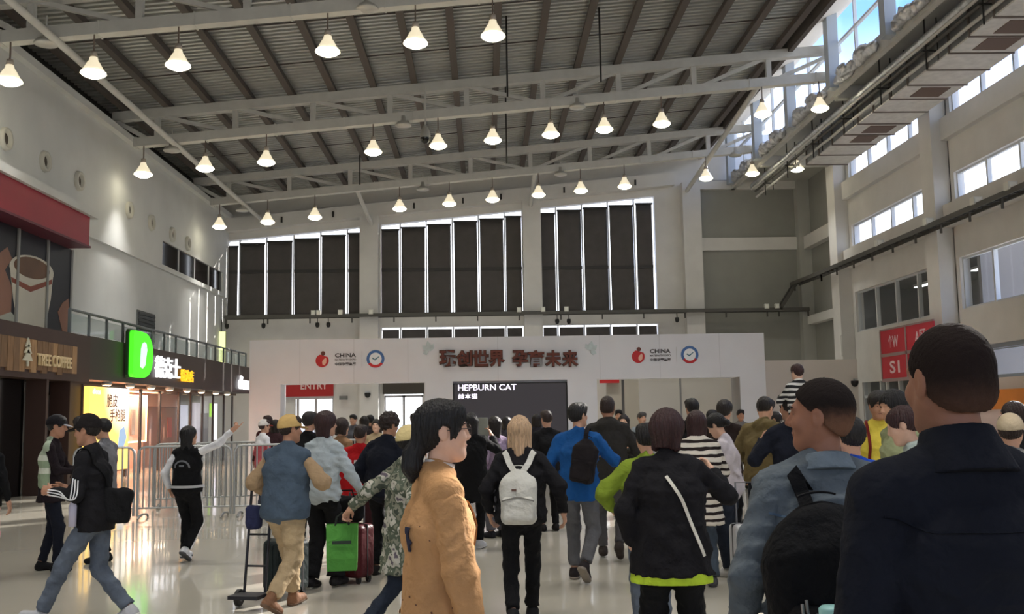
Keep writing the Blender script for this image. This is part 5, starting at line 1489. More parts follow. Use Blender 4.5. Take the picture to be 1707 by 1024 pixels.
NP = 0
FIGS = {}
def person(px, D, rz, label, fig, skin_='a', hair=('short', 'black', {}), top=None, over=None, legs=None, shoes=(30, 28, 28), cap=None,
           hands=({}, {}), face=False, brow='black', fem=False, glasses=False, q=None, group=None, ears=True, extra=None, z=0.0, sole=None, at=None, high=False, cat='person'):
    """top/over/legs = (material, kwargs[, fold amplitude])"""
    global NP; NP += 1; f = fig
    if q is None: q = .6 if D < 2.6 else .72 if D < 5 else 1.0 if D < 9 else 1.25 if D < 13 else 1.7
    fh = max(.0055*(.8 if D < 5 else 1.0 if D < 9 else 1.5), .0045) if D < 14 else .0125
    hp = []
    for i in (0, 1): hp += f.hand_prims(i, **hands[i])
    fine = [(f.hc-.15*f.S, f.hc+.15*f.S, fh)]
    if D < 13: fine += [(np.minimum(f.wri[i], f.wri[i]+f.handdir[i]*.19)-.06, np.maximum(f.wri[i], f.wri[i]+f.handdir[i]*.19)+.06, .0075 if D < 9 else .0095) for i in (0, 1)]
    b = sdf_obj('person', f.head_prims(ears, fem)+f.body_prims()+hp, .034, SKIN[skin_], fine=fine)
    if top:
        tp = f.top_prims(**top[1])
        sdf_obj(top[1].get('nm', 'jacket') if False else top[3] if len(top) > 3 else 'jacket', tp, .0125*q, top[0], b, disp=folds(NP, top[2] if len(top) > 2 else .006))
        f.tp = tp
    if over:
        tp2 = f.top_prims(**over[1])
        if over[1].get('arms', 1) == () and top: pass
        if len(over) > 4: tp2 = tp2+over[4](f)
        sdf_obj(over[3] if len(over) > 3 else 'vest', tp2, .0125*q, over[0], b, disp=folds(NP+50, over[2] if len(over) > 2 else .004))
        f.tp2 = tp2
    if legs:
        sdf_obj('trousers', f.leg_prims(**legs[1]), .0135*q, legs[0], b, disp=folds(NP+90, legs[2] if len(legs) > 2 else .007))
    if shoes is not None and D > 4:
        sm = cloth('shoe_%d_%d_%d' % shoes, shoes, .7)
        for i in (0, 1):
            o = sdf_obj('shoe', f.shoe_prims(i, high), .0095*max(q, 1), sm, b)
            if sole and D < 13: sdf_obj('sole', f.sole_prims(i), .009, cloth('sole_%d' % sole[0], sole), o)
    if hair:
        kw = dict(hair[2]); L = .0028 if D < 9 else .0018
        dp = lumps(NP, .010, .05) if hair[0] == 'curly' else (lumps(NP, .0012, .012) if hair[0] == 'buzz' else strands(NP, L, f.hc, 30))
        sdf_obj('hair', f.hair_prims(hair[0], **kw), max(fh*.95, .005), HAIR[hair[1]], b, disp=dp)
    if cap:
        c = sdf_obj('cap', f.cap_prims(), max(fh, .007), cap[0], b)
        sdf_obj('brim', f.brim_prims(length=cap[2] if len(cap) > 2 else .06), max(fh*.7, .005), cap[1], c)
    if face: face_parts(f, b, HAIR[brow], fem, glasses)
    if extra: extra(f, b)
    x, y = spot(px, D) if at is None else at
    b.location = (x, y, z); b.rotation_euler = (0, 0, math.radians(rz))
    tag(b, label, cat, group)
    FIGS[b.name] = f
    return b
def like(o, b):
    """place a carried thing in the carrier's own frame"""
    o.location = b.location; o.rotation_euler = b.rotation_euler
    return o
C = cloth
blk = C('black', (22, 22, 24)); navy = C('navy', (24, 27, 38)); blkj = C('black_jersey', (27, 26, 29)); jeans = C('jeans', (92, 100, 112), var=.25); djeans = C('dark_jeans', (42, 48, 60), var=.2)
khaki = C('khaki', (172, 150, 118)); charcoal = C('charcoal', (54, 52, 50)); greyp = C('grey_trousers', (98, 98, 102)); white = C('white', (226, 226, 230)); 

# ---- 1 guard in a reflective vest
hv = bands('hi_vis', [(-.2, (150, 168, 140)), (1.02, (150, 168, 140)), (1.08, (214, 220, 205)), (1.14, (150, 168, 140)), (1.22, (214, 220, 205)), (1.28, (168, 182, 160)), (1.8, (190, 200, 186))])
f = Figure(1.72, hands=[(.12, .34, 1.13), (-.12, .36, 1.13)], head=(-6, 6, 0), feet=[((.10, .10, .085), 0, 8), ((-.10, -.10, .085), 0, -8)])
guard = person(88, 11.4, -78, 'guard with a dark cap and pale reflective vest, in profile at the left', f, 'b', ('short', 'black', {'t': .010}), (C('guard', (34, 26, 30)), dict(ease=.024, hem=.16, flare=.03, collar=.5)),
    (hv, dict(ease=.036, hem=.0, arms=(), flare=0), .003, 'vest', lambda f: [Plane(f.fwd, f.chest+f.fwd*.02)]), (navy, {}), (20, 20, 22), (C('guard_cap', (30, 28, 32)), C('cap_white', (190, 190, 196)), .045), ({'curl': .8}, {'curl': .8}), True)
# ---- 2 person talking with the guard
f = Figure(1.68, hands=[(.13, .30, 1.12), (-.13, .30, 1.12)], head=(0, 10, 0))
person(176, 12.0, 80, 'person in a grey jacket half hidden behind the man in jeans', f, 'a', ('short', 'black', {}), (C('grey_j', (120, 120, 124)), dict(ease=.02, hem=.1)), None, (blk, {}), (24, 24, 26))
# ---- 3 man in jeans and a striped track jacket
f = Figure(1.735, .895, lean=5, feet=[((.075, .16, .085), -2, 4), ((-.075, -.30, .15), 26, -4)] and [((.075, -.26, .13), 20, 4), ((-.075, .40, .10), -16, -4)], hands=[(.14, .32, 1.10), (-.16, .30, 1.10)], elbows=[(.5, -1, -.2), (-.35, -1, -.1)], head=(6, 4, 0), build=1.02)
def trackx(f, b):
    wl_ = mat('stripe_white', (226, 226, 228), .8)
    sh_, e, w = f.shl[1], f.elb[1], f.wri[1]
    for k in (-1, 0, 1):
        o_ = -f.side*.055+f.fwd*.016*k+f.up*.010*k
        dn = V3(0, 0, -.012*k)
        strap('sleeve_stripe', [sh_*.45+e*.55+o_, e+o_-f.up*.02+dn, e*.5+w*.5-f.side*.055+V3(0, 0, .018*k), w-f.side*.05+V3(0, 0, .018*k)], .009, wl_, b, f.tp, .004, .004, 24, False)
jm = person(163, 8.3, 88, 'man in a black cap, striped track jacket and blue jeans walking left', f, 'b', ('short', 'dark', {'t': .012}), (blkj, dict(ease=.03, hem=.13, flare=.012, collar=.45, sr=(.066, .062, .05))), None, (jeans, dict(r=(.098, .074, .064))), (176, 176, 180), (C('cap_black', (30, 26, 26)), C('cap_black', (30, 26, 26)), .055), ({'curl': .7}, {'curl': .75}), True, extra=trackx, sole=(210, 210, 205))
# ---- 4 woman pointing
f = Figure(1.575, .90, sh=.15, feet=[((.07, -.14, .14), 34, 5), ((-.07, .10, .085), 0, 0)], hands=[(.585, .10, 1.66), (-.26, .02, .90)], elbows=[(.3, -.6, -1), (-.5, -1, -.2)], head=(35, 0, 0))
def pointx(f, b):
    wl_ = mat('stripe_white', (226, 226, 228), .8)
    c = f.chest-f.fwd*.2
    strap('back_print', [c+f.side*x*f.S+f.up*z*f.S for x, z in ((-.13, -.06), (-.10, .02), (-.04, .06), (.04, .06), (.10, .02), (.13, -.06))], .02, mat('print_grey', (120, 122, 128), .8), b, f.tp2, .004, .003, 24)
    strap('back_print', [c+f.side*x*f.S-f.up*.03*f.S for x in (-.04, 0, .04)], .022, mat('print_grey', (120, 122, 128), .8), b, f.tp2, .004, .003, 8)
    w = f.pel+V3(0, 0, .035)
    strap('waist_band', [w+f.side*.2*math.cos(t)+f.fwd*.2*math.sin(t) for t in [-.3-PI*2*k/16 for k in range(17)]], .03, mat('band_grey', (190, 190, 192), .8), b, f.tp2+f.top_prims(ease=.03, hem=.05, arms=()), .004, .003, 48)
    strap('side_stripe', [f.hip[0]+f.side*.12, f.knee[0]+f.side*.09, f.ank[0]+f.side*.07], .022, wl_, b, f.leg_prims(r=(.098, .074, .066)), .008, .003, 24)
person(313, 12.0, -12, 'woman with long black hair pointing to the right, black vest over white sleeves', f, 'a', ('long', 'black', {'length': .24, 't': .016}), (white, dict(ease=.018, hem=0, sr=(.062, .056, .046))), (blk, dict(ease=.034, hem=.02, arms=(), flare=0), .004, 'vest'), (blk, dict(r=(.102, .078, .068))), (232, 232, 234), None, ({'point': True}, {}), False, fem=True, extra=pointx, sole=(90, 90, 92))
# ---- 5 person at the left edge
person(-24, 11.0, 10, 'person in a black jacket and pink trousers cut by the left picture edge', Figure(1.6, sh=.15), 'a', ('long', 'black', {'length': .2}), (blk, dict(ease=.03, hem=.12)), None, (C('pink', (214, 150, 158)), {}), (200, 60, 70))
# ---- 6 pair by the barrier
pk = bands('white_pink', [(-.2, (196, 96, 104)), (1.08, (196, 96, 104)), (1.20, (222, 222, 226)), (1.9, (222, 222, 226))])
person(438, 17.6, -50, 'person in a white cap and white and pink top behind the barrier', Figure(1.62, sh=.15, hands=[(.2, .25, 1.05), (-.2, .2, 1.0)]), 'a', ('short', 'red', {}), (pk, dict(ease=.025, hem=.08)), None, (C('slate', (70, 72, 84)), {}), (60, 60, 66), (C('cap_offwhite', (214, 208, 204)), C('cap_redbrim', (150, 60, 56)), .06), fem=True)
person(447, 19.0, 30, 'man with a reddish dark cap behind the white-capped person', Figure(1.70), 'd', ('short', 'red', {}), (C('plum', (70, 34, 36)), dict(ease=.03)), None, (blk, {}))
# ---- 7 man in a blue vest
f = Figure(1.69, .90, lean=3, sh=.18, build=1.12, feet=[((.10, -.30, .15), 30, 10), ((-.09, .24, .085), -6, -2)], hands=[(.22, .28, 1.08), (-.34, .20, .98)], elbows=[(.9, -.8, -.2), (-.6, -1, -.2)], head=(24, 0, 0))
tanS = C('tan_sleeve', (164, 138, 108))
vest_man = person(476, 8.8, -28, 'man in a tan cap and blue-grey vest with khaki trousers, walking away', f, 'b', ('short', 'brown', {'t': .010}), (tanS, dict(ease=.012, hem=.02, sr=(.056, .084, .05), flare=0), .006), (C('blue_vest', (74, 88, 104)), dict(ease=.050, hem=.09, arms=(), flare=0), .005, 'vest'), (khaki, dict(r=(.112, .088, .074), end=.93)), (128, 92, 68), (C('cap_tan', (206, 172, 112)), C('cap_tan_brim', (196, 164, 110)), .05), extra=None, sole=(110, 88, 72), high=True)
# ---- 8 woman in a pale blue jacket
f = Figure(1.70, .92, sh=.165, feet=[((.08, .12, .085), 0, 5), ((-.08, -.08, .085), 8, -5)], hands=[(.30, .26, .93), (-.25, .06, .88)], elbows=[(.7, -1, -.2), (-.5, -1, -.2)], head=(22, 0, 0), lean=3)
person(537, 9.9, -32, 'woman with dark bobbed hair in a pale blue padded jacket and black trousers', f, 'a', ('bob', 'red', {'length': .13, 't': .024}), (C('pale_blue', (178, 188, 194)), dict(ease=.045, hem=.06, flare=-.01, sr=(.078, .074, .052)), .010), None, (blk, dict(r=(.105, .086, .098), end=.99)), (36, 34, 36))
# ---- 9-12 the group behind
person(514, 13.0, -20, 'dark haired person in black just behind the pale blue jacket', Figure(1.72), 'a', ('short', 'dark', {'t': .02}), (blk, dict(ease=.025)), None, (blk, {}))
person(568, 13.4, -35, 'person with short brown hair in a tan top behind the red jacket', Figure(1.63, sh=.155), 'a', ('bob', 'brown', {'length': .10, 't': .022}), (C('tan_top', (150, 116, 88)), dict(ease=.025)), None, (C('brown_trousers', (70, 58, 52)), {}))
def redx(f, b):
    c = f.chest-f.fwd*.2
    m_ = mat('print_white', (220, 208, 208), .8)
    strap('back_print', [c+f.side*x+f.up*.03 for x in (-.12, -.09, -.055)], .045, m_, b, f.tp, .005, .003, 8)
    strap('back_print', [c+f.side*x+f.up*.03 for x in (-.02, .05, .11)], .045, m_, b, f.tp, .005, .003, 10)
    strap('back_print', [c-f.side*.02-f.up*z for z in (.04, .15, .28)], .03, mat('print_rose', (168, 60, 62), .8), b, f.tp, .005, .003, 12)
person(600, 11.6, -12, 'person with cropped hair in a bright red jacket with white lettering on the back', Figure(1.555, sh=.165, build=1.1), 'b', ('short', 'brown', {'t': .010}), (C('red_jacket', (176, 24, 30)), dict(ease=.045, hem=.12, sr=(.07, .066, .05))), None, (C('dark_maroon', (58, 30, 34)), {}), extra=redx)
f = Figure(1.69, .92, lean=8, hands=[(.22, .22, 1.0), (-.24, .10, .95)], head=(16, 6, 0), build=1.06)
person(638, 10.6, -28, 'man with bushy dark hair in a navy jacket pulling the maroon suitcase', f, 'b', ('curly', 'brown', {'t': .022}), (navy, dict(ease=.05, hem=.08, sr=(.078, .07, .05), collar=.6)), None, (blk, {}))
# ---- 13 woman in a patterned coat with a tan cap
camo = patches('camo_cloth', [(66, 72, 62), (128, 128, 112), (84, 92, 78), (176, 172, 160), (96, 88, 96)], 11)
f = Figure(1.60, .89, sh=.15, lean=3, feet=[((.08, .30, .085), -8, 4), ((-.08, -.34, .17), 40, -4)], hands=[(.28, .02, .90), (-.38, -.27, 1.05)], elbows=[(.5, -1, -.2), (-.1, -1, -.6)], head=(14, -2, 0))
camo_w = person(674, 7.4, -52, 'woman in a tan cap and long mottled green coat carrying a green bag', f, 'a', ('short', 'black', {'t': .012}), (camo, dict(ease=.045, hem=.34, flare=.035, collar=.7, sr=(.072, .068, .055)), .009), None, (djeans, dict(r=(.09, .07, .066))), (40, 40, 44), (C('cap_sand', (214, 194, 140)), C('cap_sand', (214, 194, 140)), .05), ({'curl': .9}, {'curl': .95}), False, fem=True)
# ---- 14 woman in the camel cardigan
f = Figure(1.695, sh=.160, hands=[(.30, .09, .78), (-.28, .08, .80)], elbows=[(.9, -.8, 0), (-.4, -1, -.2)], head=(4, -3, 0), feet=[((.08, .16, .085), 0, 5), ((-.08, -.16, .085), 6, -5)])
camel = C('camel', (190, 144, 98), var=.12, bump=.8)
def camelx(f, b):
    S = f.S
    sdf_obj('shirt_collar', [Cone(f.nb-f.up*.005*S, f.nb+(f.ntop-f.nb)*.75, .064*S, .060*S, .01, cut1=True)], .006, C('collar_white', (220, 212, 206)), b)
    rng_ = np.random.RandomState(5)
    dark = mat('fleck_brown', (96, 60, 46), .9)
    wlm = mat('band_cream', (222, 214, 200), .9); nv = mat('emblem_navy', (36, 38, 60), .9)
    # flecks on the knit
    for k in range(34):
        t = rng_.uniform(0, 2*PI); zz_ = rng_.uniform(.62, 1.36)
        p = V3(.25*math.cos(t), .2*math.sin(t), zz_)*S
        P, N = project(f.tp, [p], .003, 14); P, N = P[0], N[0]
        s1 = nrm(np.cross(N, V3(.3, .2, 1))); s2 = np.cross(N, s1); r_ = rng_.uniform(.004, .0075)
        MB().add([P+s1*r_, P+s2*r_*.7, P-s1*r_, P-s2*r_*.7, P+N*.004], [(0, 1, 4), (1, 2, 4), (2, 3, 4), (3, 0, 4)]).build('fleck', dark, b)
    # dark emblem on the lower back
    c = V3(.10, -.2, 1.22)*S
    strap('emblem', [c+V3(0, 0, .05), c+V3(.0, 0, .01), c-V3(0, 0, .04)], .016, nv, b, f.tp, .003, .004, 12)
    strap('emblem', [c+V3(-.015, 0, .045), c+V3(.02, 0, .048)], .026, nv, b, f.tp, .004, .004, 8)
    strap('emblem', [c+V3(.005, 0, .005), c+V3(.03, 0, -.012)], .014, nv, b, f.tp, .004, .004, 8)
    for dz in (0, .035):
        strap('hem_band', [V3(.24*math.cos(t), .22*math.sin(t), .90+dz)*S for t in [-2.7+k*.12 for k in range(9)]], .016, wlm, b, f.tp, .003, .003, 20)
    for i in (0, 1):
        e_, w_ = f.elb[i], f.wri[i]
        sdf_obj('sleeve', [Cone(f.shl[i]*.86+e_*.14, e_, .074*S, .070*S, .01), Cone(e_, e_+(w_-e_)*.95, .070*S, .054*S, .02, cut1=True)], .008, camel, b, disp=folds(60+i, .005, .10))
    # front opening edge, pocket and cuff ribs
    strap('button_band', [V3(.02, .2, z_)*S for z_ in (1.40, 1.2, 1.0, .8, .62)], .035, C('camel_dark', (170, 122, 76)), b, f.tp, .003, .006, 30)
    strap('pocket_edge', [V3(.19, .10, .80)*S, V3(.15, .2, .86)*S], .02, C('camel_dark', (170, 122, 76)), b, f.tp, .004, .006, 10)
camel_w = person(728, 3.85, -74, 'woman with a black ponytail and glasses in a long camel cardigan, in profile', f, 'c', ('tail', 'black', {'length': .10, 't': .014}), (camel, dict(ease=.030, hem=.36, flare=.02, sr=(.060, .056, .05)), .0028, 'cardigan'), None, (blk, {}), None, None, ({}, {}), True, fem=True, glasses=True, extra=camelx)
# ---- 17 woman in a black coat holding up a sheet, and those beside her
f = Figure(1.66, sh=.155, hands=[(.20, .34, 1.45), (-.10, .34, 1.30)], elbows=[(.6, -.4, -1), (-.6, -.4, -1)], feet=[((.09, .05, .085), 0, 8), ((-.09, -.12, .11), 14, -8)])
filmer = person(785, 12.5, -14, 'woman in a long black coat holding up a pale sheet before the screen', f, 'a', ('long', 'black', {'length': .22, 't': .018}), (blk, dict(ease=.045, hem=.34, flare=.02, sr=(.07, .066, .05))), None, (blk, {}), (200, 200, 202), fem=True, sole=(220, 220, 220))
person(826, 13.6, 40, 'woman with dark hair in a lavender shirt and grey trousers by the screen', Figure(1.62, sh=.155, hands=[(.12, .3, 1.3), (-.25, .05, .9)]), 'a', ('long', 'dark', {'length': .2}), (C('lavender', (150, 132, 156)), dict(ease=.03, hem=.12)), None, (C('steel_trousers', (92, 92, 100)), dict(r=(.1, .08, .08))), (40, 40, 46), fem=True)
# ---- 18 woman with the white backpack
f = Figure(1.645, .905, sh=.155, lean=2, feet=[((.07, .22, .085), -4, 4), ((-.06, -.24, .14), 26, -4)], hands=[(.36, .10, .90), (-.27, .08, .90)], elbows=[(.9, -.8, -.1), (-.7, -1, -.2)], head=(4, 2, 0))
blonde = person(866, 8.0, -6, 'blonde woman in black with a white backpack, walking away', f, 'a', ('long', 'blonde', {'length': .24, 't': .018}), (blkj, dict(ease=.045, hem=.06, flare=-.005, sr=(.074, .072, .052)), .009), None, (blk, dict(r=(.096, .072, .066))), (30, 30, 32), fem=True)
person(913, 14.2, 15, 'dark haired person in black between the blonde woman and the blue jacket', Figure(1.69), 'a', ('short', 'brown', {}), (blk, dict(ease=.025)), None, (blk, {}))
# ---- 20 man in the blue jacket
f = Figure(1.77, .905, lean=3, feet=[((.09, -.22, .18), 44, 10), ((-.09, .12, .085), 0, -4)], hands=[(.18, .34, 1.22), (-.26, .16, .92)], elbows=[(.8, -.7, -.5), (-.7, -1, -.1)], head=(28, -6, 0), sh=.178)
def maskx(f, b):
    sdf_obj('face_mask', [Ell(f.h(0, .062, -.062), V3(.052, .05, .045)*f.S, (f.hx, f.hy, f.hz), 0)], .008, C('mask_white', (214, 216, 220)), b)
blue_m = person(963, 10.0, -18, 'man in a bright blue jacket and grey trousers with a dark sling bag', f, 'a', ('short', 'black', {'t': .016}), (C('bright_blue', (30, 84, 146)), dict(ease=.04, hem=.14, sr=(.076, .068, .05)), .009), None, (greyp, dict(r=(.104, .078, .066), end=.93)), (44, 38, 40), extra=maskx, sole=(150, 140, 130))
# ---- 21 tall man in the hooded jacket
f = Figure(1.85, hands=[(.22, .26, 1.12), (-.24, .20, 1.05)], feet=[((.09, -.20, .16), 38, 6), ((-.09, .16, .085), 0, -4)], pelvis=.905, head=(6, 4, 0), build=1.02)
person(1014, 11.4, -8, 'tall man with cropped hair in a charcoal hooded jacket', f, 'b', ('buzz', 'brown', {'t': .008}), (charcoal, dict(ease=.042, hem=.16, hood=True, collar=.8, sr=(.072, .066, .05))), None, (C('smoke_trousers', (84, 82, 84)), {}), (60, 52, 48))
# ---- 22 masked woman farther back
def mask2(f, b):
    maskx(f, b)
    strap('lanyard', [f.nb+f.side*.07+f.fwd*.06, f.chest+f.fwd*.2+f.up*.05, f.chest+f.fwd*.2-f.up*.1], .02, mat('lanyard_lime', (200, 220, 70), .8), b, f.tp, .004, .004, 14)
person(1041, 16.0, 165, 'masked woman with dark hair facing the hall, lime lanyard', Figure(1.61, sh=.15), 'c', ('bob', 'dark', {'length': .08}), (blk, dict(ease=.02)), None, (blk, {}), face=True, fem=True, extra=mask2)
# ---- 23 person in lime
f = Figure(1.56, sh=.16, hands=[(.2, .2, 1.0), (-.27, .16, 1.02)], elbows=[(.5, -1, -.2), (-1, -.6, -.1)])
person(1078, 7.3, -6, 'person in a lime green jacket mostly hidden by the woman with the white strap', f, 'a', ('short', 'black', {}), (C('lime', (122, 142, 46)), dict(ease=.055, hem=-.02, sr=(.085, .084, .05)), .010), None, (jeans, {}), (60, 60, 70))
# ---- 24 woman in black with a white strap
f = Figure(1.645, sh=.165, build=1.1, hands=[(.30, .30, 1.36), (-.24, .04, .90)], elbows=[(1, .1, -1), (-.8, -.8, 0)], head=(32, 4, 0), feet=[((.13, .02, .085), 0, 10), ((-.12, -.04, .085), 0, -8)])
lime = C('lime_trim', (186, 214, 60))
def strapx(f, b):
    S = f.S
    strap('crossbody_strap', [V3(-.02, -.16, 1.36)*S, V3(.07, -.2, 1.22)*S, V3(.15, -.2, 1.05)*S, V3(.22, -.15, .86)*S], .019, C('strap_cream', (216, 212, 200)), b, f.tp, .005, .005, 26)
    lo_ = f.top_prims(ease=.040, hem=.245, flare=.026, arms=(), collar=None)
    sdf_obj('hem_band', lo_+[Plane((0, 0, 1), V3(0, 0, f.pel[2]-.15*S))], .010, lime, b)
person(1112, 6.0, -8, 'woman in a black jacket with a cream cross-body strap and lime hem', f, 'c', ('bob', 'red', {'length': .11, 't': .034}), (blkj, dict(ease=.05, hem=.205, flare=.030, sr=(.074, .074, .055)), .008), None, (blk, dict(r=(.108, .092, .095))), (30, 30, 32), None, ({'curl': .8}, {'curl': .5}), False, fem=True, extra=strapx)
# ---- 25 striped cardigan
stp = stripes('knit_stripes', (216, 208, 196), (42, 34, 34), 15, .58)
f = Figure(1.645, sh=.16, build=1.06, hands=[(.18, .30, 1.12), (-.2, .3, 1.1)], head=(10, 14, 0))
person(1163, 9.5, 2, 'woman with long dark hair in a cream and black striped long cardigan', f, 'a', ('long', 'red', {'length': .28, 't': .024}), (stp, dict(ease=.052, hem=.32, flare=.01, sr=(.078, .074, .055)), .006, 'cardigan'), None, (C('slate_jeans', (70, 80, 92)), dict(r=(.095, .08, .082))), (70, 70, 74), fem=True)
# ---- 26 white sweater
f = Figure(1.63, sh=.155, lean=5, hands=[(.08, .30, 1.22), (-.10, .32, 1.18)], elbows=[(.8, -.6, -.8), (-.8, -.6, -.8)], head=(8, 26, 0))
sweater_w = person(1214, 10.1, 64, 'woman in a white sweater and dark jeans looking down at her phone', f, 'c', ('bun', 'black', {'t': .020}), (C('off_white', (206, 198, 204)), dict(ease=.045, hem=.03, flare=-.01, sr=(.082, .078, .05)), .010, 'sweater'), None, (djeans, dict(r=(.1, .085, .09))), (190, 188, 184), None, ({'curl': .7}, {'curl': .7}), True, fem=True)
person(1157, 13.0, 5, 'tall man with short black hair in dark clothes before the white partition', Figure(1.81), 'a', ('short', 'black', {'t': .014}), (blk, dict(ease=.03, collar=.5)), None, (blk, {}))
person(1209, 12.4, -30, 'man with thick rounded hair in a dark brown jacket behind the white sweater', Figure(1.77), 'a', ('bowl', 'dark', {'t': .022}), (C('umber', (46, 36, 34)), dict(ease=.035)), None, (blk, {}))
# ---- 29 olive jacket
f = Figure(1.80, lean=4, head=(18, 22, 0), hands=[(.16, .32, 1.14), (-.16, .30, 1.1)], elbows=[(.9, -.6, -.6), (-.9, -.6, -.6)])
person(1274, 10.6, -22, 'man in an olive hooded jacket with bowed head beside the partition', f, 'a', ('short', 'dark', {'t': .012}), (C('olive', (112, 98, 66)), dict(ease=.05, hem=.06, flare=-.01, hood=True, sr=(.082, .076, .05)), .009), None, (navy, dict(r=(.108, .086, .074))), (70, 66, 64))
# ---- 30 man carrying a child
f = Figure(1.80, hands=[(.20, .18, 1.34), (-.20, .18, 1.34)], elbows=[(.7, .2, -1), (-.7, .2, -1)], head=(0, 6, 0), sh=.18)
cp = person(1322, 9.2, 12, 'man in a dark navy jacket carrying a child on his shoulders', f, 'b', ('short', 'dark', {'t': .014}), (navy, dict(ease=.04, hem=.1, sr=(.076, .07, .052))), None, (blk, {}), (40, 40, 44))
fc = Figure(1.02, .62, sh=.15, feet=[((.16, .22, .0), 0, 10), ((-.16, .22, .0), 0, -10)], hands=[(.14, .34, .95), (-.14, .34, .95)], head=(-8, 4, 0))
kid = stripes('child_stripes', (40, 40, 42), (206, 204, 200), 20, .55)
person(0, 9.2, 6, 'child in a black and white striped shirt riding on shoulders', fc, 'c', ('bowl', 'red', {'t': .018}), (kid, dict(ease=.03, hem=.0, sr=(.065, .06, .05)), .003, 'shirt'), None, (C('child_navy', (44, 46, 60)), {}), (180, 180, 184), z=1.17, at=(spot(1331, 9.2)[0], 9.2-.10))
# ---- 33 man in denim with a black backpack
f = Figure(1.748, sh=.178, build=1.1, hands=[(.26, .06, .84), (-.30, .05, .90)], head=(-62, -2, 0), feet=STAND)
denim = C('denim', (96, 104, 110), var=.2, bump=.7)
def denimx(f, b):
    S = f.S
    sdf_obj('collar', [Cone(f.nb-f.up*.020*S-f.fwd*.012*S, f.nb+(f.ntop-f.nb)*.55-f.fwd*.006*S, .092*S, .070*S, .01, 1.06, f.side, cut0=True, cut1=True)], .006, C('denim_collar', (112, 124, 134)), b)
    strap('yoke_seam', [V3(-.22, -.14, 1.33)*S, V3(0, -.2, 1.32)*S, V3(.22, -.14, 1.33)*S], .008, C('denim_seam', (80, 98, 116)), b, f.tp, .003, .003, 24)
denim_m = person(1376, 3.3, -4, 'man in a light denim jacket with a black backpack, head turned left', f, 'd', ('buzz', 'fade_b', {'t': .010, 'hairline': .018}), (denim, dict(ease=.042, hem=.10, collar=.35, sr=(.076, .068, .05)), .008), None, (djeans, {}), None, None, ({}, {}), True, brow='dark', extra=denimx)
# ---- 34-37 the cluster by the red board
person(1421, 5.6, 10, 'person in a vivid blue jacket behind the denim man', Figure(1.60, sh=.17), 'a', ('short', 'black', {}), (C('vivid_blue', (34, 74, 176)), dict(ease=.05, hem=.1)), None, (blk, {}))
yel = bands('yellow_shirt', [(-.5, (222, 168, 36)), (-.10, (222, 168, 36)), (-.09, (222, 200, 80)), (.12, (222, 200, 80)), (.5, (222, 190, 60))], axis=0)
def yelx(f, b):
    strap('bag_strap', [f.nb+f.side*.10, f.chest+f.side*.10+f.fwd*.2, f.waist+f.side*.14+f.fwd*.15], .028, C('strap_maroon', (110, 36, 34)), b, f.tp, .004, .004, 16)
person(1467, 9.2, 158, 'man in a yellow shirt facing the hall, near the red direction board', Figure(1.80, head=(-14, 8, 0)), 'b', ('bowl', 'dark', {'t': .016}), (yel, dict(ease=.03, hem=.06, sleeve=.4, sr=(.07, .068, .06)), .006, 'shirt'), None, (C('stone', (180, 176, 166)), {}), face=True, extra=yelx)
person(1500, 8.2, 100, 'person with thick black hair in a grey-lime top beside the yellow shirt', Figure(1.785, sh=.16, head=(0, 8, 0)), 'a', ('bob', 'black', {'length': .09, 't': .024}), (C('sage', (150, 156, 120)), dict(ease=.03)), None, (blk, {}))
f = Figure(1.665, sh=.16, lean=8, head=(10, 14, 4))
person(1545, 6.2, 72, 'woman with tied dark hair in a pale grey-green shirt', f, 'c', ('bun', 'red', {'t': .016}), (C('pale_sage', (160, 172, 168)), dict(ease=.045, collar=.4, sr=(.078, .07, .05))), None, (djeans, {}), fem=True)
# ---- 38 man in the dark shirt, closest
f = Figure(1.835, sh=.186, build=1.1, hands=[(.27, .04, .86), (-.27, .04, .86)], head=(-6, -1, 0), feet=STAND)
ink = C('ink_shirt', (23, 25, 33), var=.10, bump=.35)
def inkx(f, b):
    S = f.S
    sdf_obj('collar', [Cone(f.nb-f.up*.035*S-f.fwd*.012*S, f.nb+(f.ntop-f.nb)*.92-f.fwd*.004*S, .102*S, .068*S, .01, 1.10, f.side, cut0=True, cut1=True)], .005, ink, b)
    strap('yoke_seam', [V3(-.23, -.14, 1.36)*S, V3(0, -.2, 1.355)*S, V3(.23, -.14, 1.36)*S], .006, C('ink_seam', (18, 21, 30)), b, f.tp, .002, .003, 30)
person(1600, 2.2, 4, 'man with cropped hair in a dark navy shirt, seen from behind at the right', f, 'd', ('buzz', 'fade_a', {'t': .007}), (ink, dict(ease=.032, hem=.12, collar=.5, sr=(.070, .064, .05)), .004, 'shirt'), None, (blk, {}), None, extra=inkx)
# ---- 39 right edge
person(1686, 6.6, -30, 'person in a beige cap at the right picture edge', Figure(1.585, sh=.16), 'a', ('short', 'brown', {}), (C('ash', (120, 118, 116)), dict(ease=.04)), None, (blk, {}), cap=(C('cap_beige', (196, 178, 150)), C('cap_beige', (196, 178, 150)), .05))
person(1697, 8.4, 30, 'person with short brown hair behind the beige cap', Figure(1.68), 'a', ('bob', 'brown', {'length': .08}), (blk, dict(ease=.04)), None, (blk, {}))
